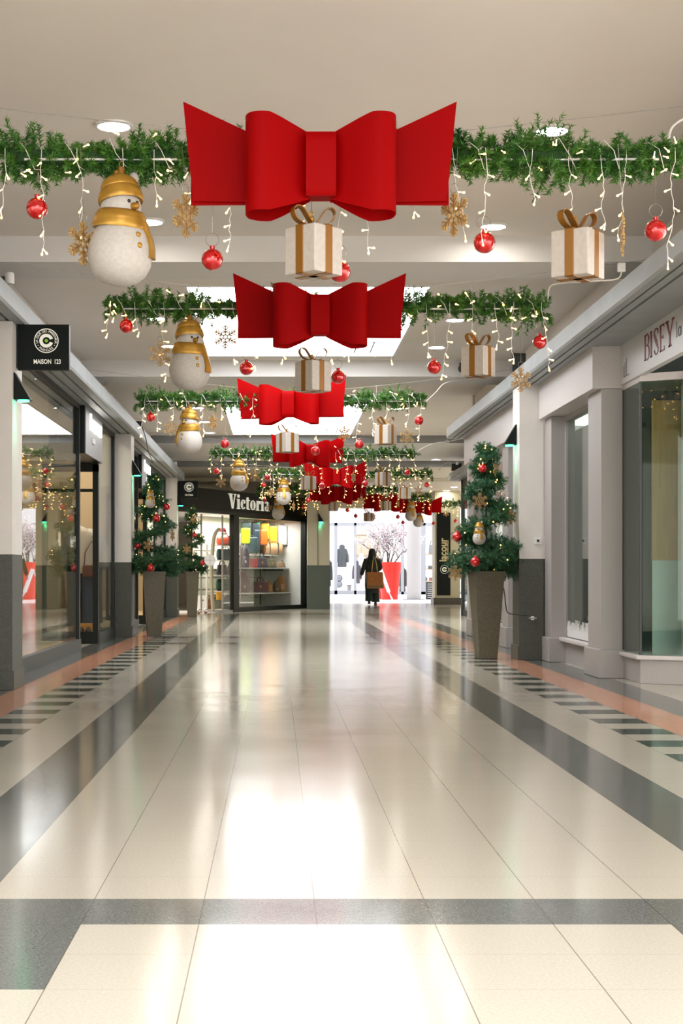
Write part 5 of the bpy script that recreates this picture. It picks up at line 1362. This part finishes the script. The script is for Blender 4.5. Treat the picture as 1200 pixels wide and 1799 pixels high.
for y_ in (-.05, .085):
    MB().ribbon(smooth_path([(-.10, y_, .96), (-.08, y_, 1.2), (-.04, y_+.06, 1.43), (0, y_+.06, 1.43), (.05, y_, 1.2), (.07, y_, .96)], 4), .022, (.8, .6, 0), .008).build('strap', cmat('strap_tan', (.45, .30, .10)), tb)
MB().box(-.235, .26, -.075, -.055, .50, .60).build('base_panel', cmat('base_tan', (.24, .11, .02)), tb)

# ================================================================ BRIGHT HALL BEYOND
def pot(px, Y, r0, r1, h, lab, lip=True):
    t = thing('plant_pot', lab, 'plant pot', (X(px, Y), Y, 0)); m = cmat('pot_red', (.80, .035, .02), .35)
    MB().lathe([(r0, 0), (r1*.93, h*.76), (r1*.86, h*.76), (r0*.9, .05)], 40).build('body', m, t, smooth=50)
    if lip: MB().lathe([(r1*.93, h*.75), (r1*.97, h*.76), (r1, h), (r1*.92, h), (r1*.88, h*.8)], 40).build('rim', m, t, smooth=40)
    MB().lathe([(.001, h*.9), (r1*.9, h*.9), (r1*.9, h*.88), (.001, h*.88)], 30).build('soil', M['white'], t)
    return t
pot(684.5, 55.5, .30, .43, 1.36, 'big glossy red plant pot holding the blossom tree')
t = thing('pedestal', 'low round red pedestal half hidden behind the walking person', 'pedestal', (X(667, 56.6), 56.6, 0)); MB().lathe([(.21, 0), (.20, .50), (.001, .52)], 30).build('body', cmat('pot_red', (.8, .04, .02)), t, smooth=40); MB().lathe([(.225, 0), (.225, .04), (.205, .05)], 30).build('foot', cmat('pot_red', (.8, .04, .02)), t, smooth=40)
bt = thing('blossom_tree', 'white and pink blossom tree growing from the big red pot', 'tree', (X(683, 55.5), 55.5, 1.2))
rnd = random.Random(4); br = MB(); tips = []
def branch(p, d, L, r, lv):
    pts = [p.copy()]; q = p.copy()
    for i in range(5):
        d = (d+Vector((rnd.uniform(-.18, .18), rnd.uniform(-.18, .18), rnd.uniform(-.05, .14)))).normalized(); q = q+d*L/5; pts.append(q.copy())
        if lv >= 1: tips.append(q.copy())
    br.tube(pts, [r*(1-.14*i) for i in range(6)], 6)
    if lv < 3:
        for k in range(4 if lv == 0 else 3):
            a = rnd.uniform(0, 2*PI); nd = (d*.7+Vector((math.cos(a)*.9, math.sin(a)*.7, rnd.uniform(.0, .5)))).normalized()
            branch(pts[rnd.randint(2, 5)], nd, L*rnd.uniform(.62, .8), r*.55, lv+1)
for a, tl_ in ((PI*.95, .75), (.15, .75), (PI*.5, .25), (PI*1.5, .5), (.4, .2)):
    branch(Vector((0, 0, -.1)), Vector((math.cos(a)*tl_*1.15, math.sin(a)*tl_*.6, 1)).normalized(), .9, .034, 0)
br.build('branch', cmat('bark', (.10, .07, .06), .8), bt)
bm_ = MB()
for p_ in tips:
    for k in range(4):
        c0 = p_+Vector((rnd.gauss(0, .05), rnd.gauss(0, .05), rnd.gauss(0, .045))); bm_.mi = 1 if rnd.random() < .12 else 0
        for j in range(2):
            u = Vector((rnd.gauss(0, 1), rnd.gauss(0, 1), rnd.gauss(0, 1))).normalized(); v_ = u.orthogonal().normalized(); s = .022
            bm_.add([c0+u*s, c0+v_*s, c0-u*s, c0-v_*s], [(0, 1, 2, 3)])
o = bm_.build('blossom', [mat('blossom_white', (.9, .88, .9), .7), mat('blossom_pink', (.75, .38, .45), .7)], bt); o['kind'] = 'stuff'
t = thing('folding_stand', 'narrow white folding stand leaning open in front of the red pot', 'stand', (0, 54.6, 0))
a0 = X(669, 54.6); zt = Z(1000, 54.6); a1 = X(688, 54.6); a2 = X(651, 54.6)
MB().ribbon([(a0, 0, zt), ((a0*.25+a1*.75), 0, zt*.25)], .30, (0, 1, 0), .10).build('front_panel', M['white'], t)
MB().tube([(a0*.25+a1*.75, -.12, zt*.25), (a1, -.12, .0)], .018, 6).tube([(a0*.25+a1*.75, .12, zt*.25), (a1+.06, .12, .0)], .018, 6).build('leg', M['white'], t)
MB().tube([(a0, .1, zt), (a2, .1, 0)], .02, 6).build('leg', M['white'], t)
t = thing('slatted_crate', 'dark crate stack with white slats beside the far round column', 'crate', (X(756, 55.8), 55.8, 0))
MB().box(-.16, .16, -.14, .14, 0, .64).build('crate_body', M['dkgrey'], t)
for k in range(8): MB().box(-.12, .12, -.155, -.14, .06+k*.07, .08+k*.07).build('slat', M['white'], t)
# shop goods behind the far glass
def hcoat(px, py0, py1, wpx, Y, col, nm, lab):
    h = (py1-py0)*Y/F; w = wpx*Y/F
    t = thing('hanging_coat', lab, 'coat', (X(px, Y), Y, Z(py1, Y))); m = cmat(nm, col, .8)
    g = MB(); ell(g, [(h*z_, 0, 0, w*.38*(1+.06*(i % 2)), .14*(1+.08*(i % 2))) for i, z_ in enumerate([0, .08, .16, .24, .32, .40, .48, .56, .64, .72])]+[(h*.8, 0, 0, w*.36, .12), (h*.88, 0, 0, w*.15, .08)], 18); g.build('body', m, t, smooth=30)
    for s in (-1, 1): MB().tube([(s*w*.30, 0, h*.78), (s*w*.46, 0, h*.5), (s*w*.5, 0, h*.2)], [.07, .065, .055], 10).build('sleeve', m, t, smooth=60)
    g = MB(); ell(g, [(h*.84, 0, 0, w*.22, .10), (h*.93, 0, .02, w*.26, .14), (h, 0, .02, w*.12, .08)], 14); g.build('hood', m, t, smooth=60)
    MB().tube([(0, 0, h*.95), (0, 0, h*1.25)], .01, 5).build('hook', M['alu'], t)
    return t
hcoat(601, 957, 996, 20, 69.3, (.12, .13, .15), 'grey_coat', 'grey quilted coat hanging in the far shop window')
hcoat(635, 972, 1035, 17, 70.5, (.80, .78, .74), 'white_coat', 'long white quilted coat displayed left of the walking person')
hcoat(576.5, 975, 1030, 12, 69.4, (.05, .06, .07), 'dark_coat2', 'dark coat at the left edge of the far shop window')
hcoat(627, 985, 1025, 13, 69.2, (.09, .11, .14), 'navy_coat', 'dark blue clothes on display beside the window post in the far shop')
hcoat(721+20, 1000, 1038, 12, 72, (.07, .08, .09), 'black_coat', 'dark clothes behind the glass right of the round column')
hcoat(707, 990, 1040, 14, 72, (.05, .05, .06), 'dark_clothes', 'dark clothes rail left of the round column')
for px, py0, py1, wp, Y, c, lab in [(659, 946, 976, 15, 74.5, (.72, .62, .44), 'framed cream poster high on the wall of the far shop'), (638, 941, 976, 24, 75.5, (.70, .55, .42), 'large beige poster behind the blossom tree')]:
    w_ = wp*Y/F; h = (py1-py0)*Y/F; t = thing('poster', lab, 'poster', (X(px, Y), Y, Z(py1, Y)))
    MB().box(-w_/2, w_/2, 0, .03, 0, h).build('print', cmat('poster%d' % px, c), t)
    MB().box(-w_/2-.04, -w_/2, -.02, .03, -.04, h+.04).box(w_/2, w_/2+.04, -.02, .03, -.04, h+.04).box(-w_/2, w_/2, -.02, .03, h, h+.04).box(-w_/2, w_/2, -.02, .03, -.04, 0).build('frame', cmat('oak', (.35, .24, .12)), t)
t = thing('waste_bin', 'small grey tapered bin on the floor of the far shop', 'bin', (X(613.5, 70), 70, .05)); MB().lathe([(.07, 0), (.10, .33), (.092, .33), (.065, .02)], 20).build('body', M['alu'], t, smooth=40); MB().lathe([(.10, .32), (.106, .325), (.106, .34), (.098, .34)], 20).build('rim', M['dkgrey'], t)
for py, lab in ((1016, 'upper round grey mirror in the far shop window'), (1026.5, 'lower round grey mirror in the far shop window')):
    t = thing('round_mirror', lab, 'mirror', P(596, py, 69.3)); MB().ball((0, 0, 0), .13, 18, (1, .25, 1)).build('disc', M['alu'], t, smooth=True); MB().tube([(.135*math.cos(a*PI/12), 0, .135*math.sin(a*PI/12)) for a in range(24)], .012, 6, closed=True).build('frame', M['dkgrey'], t)
t = thing('display_shelf', 'shelf unit with wooden board behind the glass right of the round column', 'shelf', (X(757, 71), 71, .05))
for z_ in (.5, 1.05, 1.75): MB().box(-.55, .55, -.2, .2, z_, z_+.05).build('board', cmat('pale_wood', (.62, .45, .28)), t)
MB().box(-.58, -.55, -.2, .2, 0, 2.2).box(.55, .58, -.2, .2, 0, 2.2).build('side_panel', M['alu'], t)
p_ = thing('tote_bag', 'large grey tote bag on the top board of the far shop shelf', 'bag', (X(759, 71), 70.95, 1.85)); MB().prism([(-.16, 0), (.16, 0), (.14, .42), (-.14, .42)], -.08, .08, 'y').build('body', M['alu'], p_, bevel=.01); MB().tube(smooth_path([(-.08, 0, .4), (-.06, 0, .58), (.06, 0, .58), (.08, 0, .4)], 4), .012, 6).build('handle', M['dkgrey'], p_)
for k, (dx, z_, c) in enumerate([(-.3, .55, (.1, .12, .14)), (.05, .55, (.4, .1, .1)), (.3, .55, (.1, .1, .1)), (-.35, 1.10, (.5, .45, .4)), (.0, 1.10, (.09, .12, .14)), (.35, 1.10, (.45, .1, .12))]):
    t = thing('folded_clothes', 'stack of folded clothes, %s on the %s board of the far shelf' % (('left', 'middle', 'right')[k % 3], ('lower', 'middle')[k//3]), 'clothes', (X(757, 71)+dx, 71, z_+.0))
    for j in range(4): MB().box(-.12, .12, -.14, .14, j*.05, j*.05+.045).build('garment', cmat('cloth%d' % k, c, .9), t, bevel=.01)
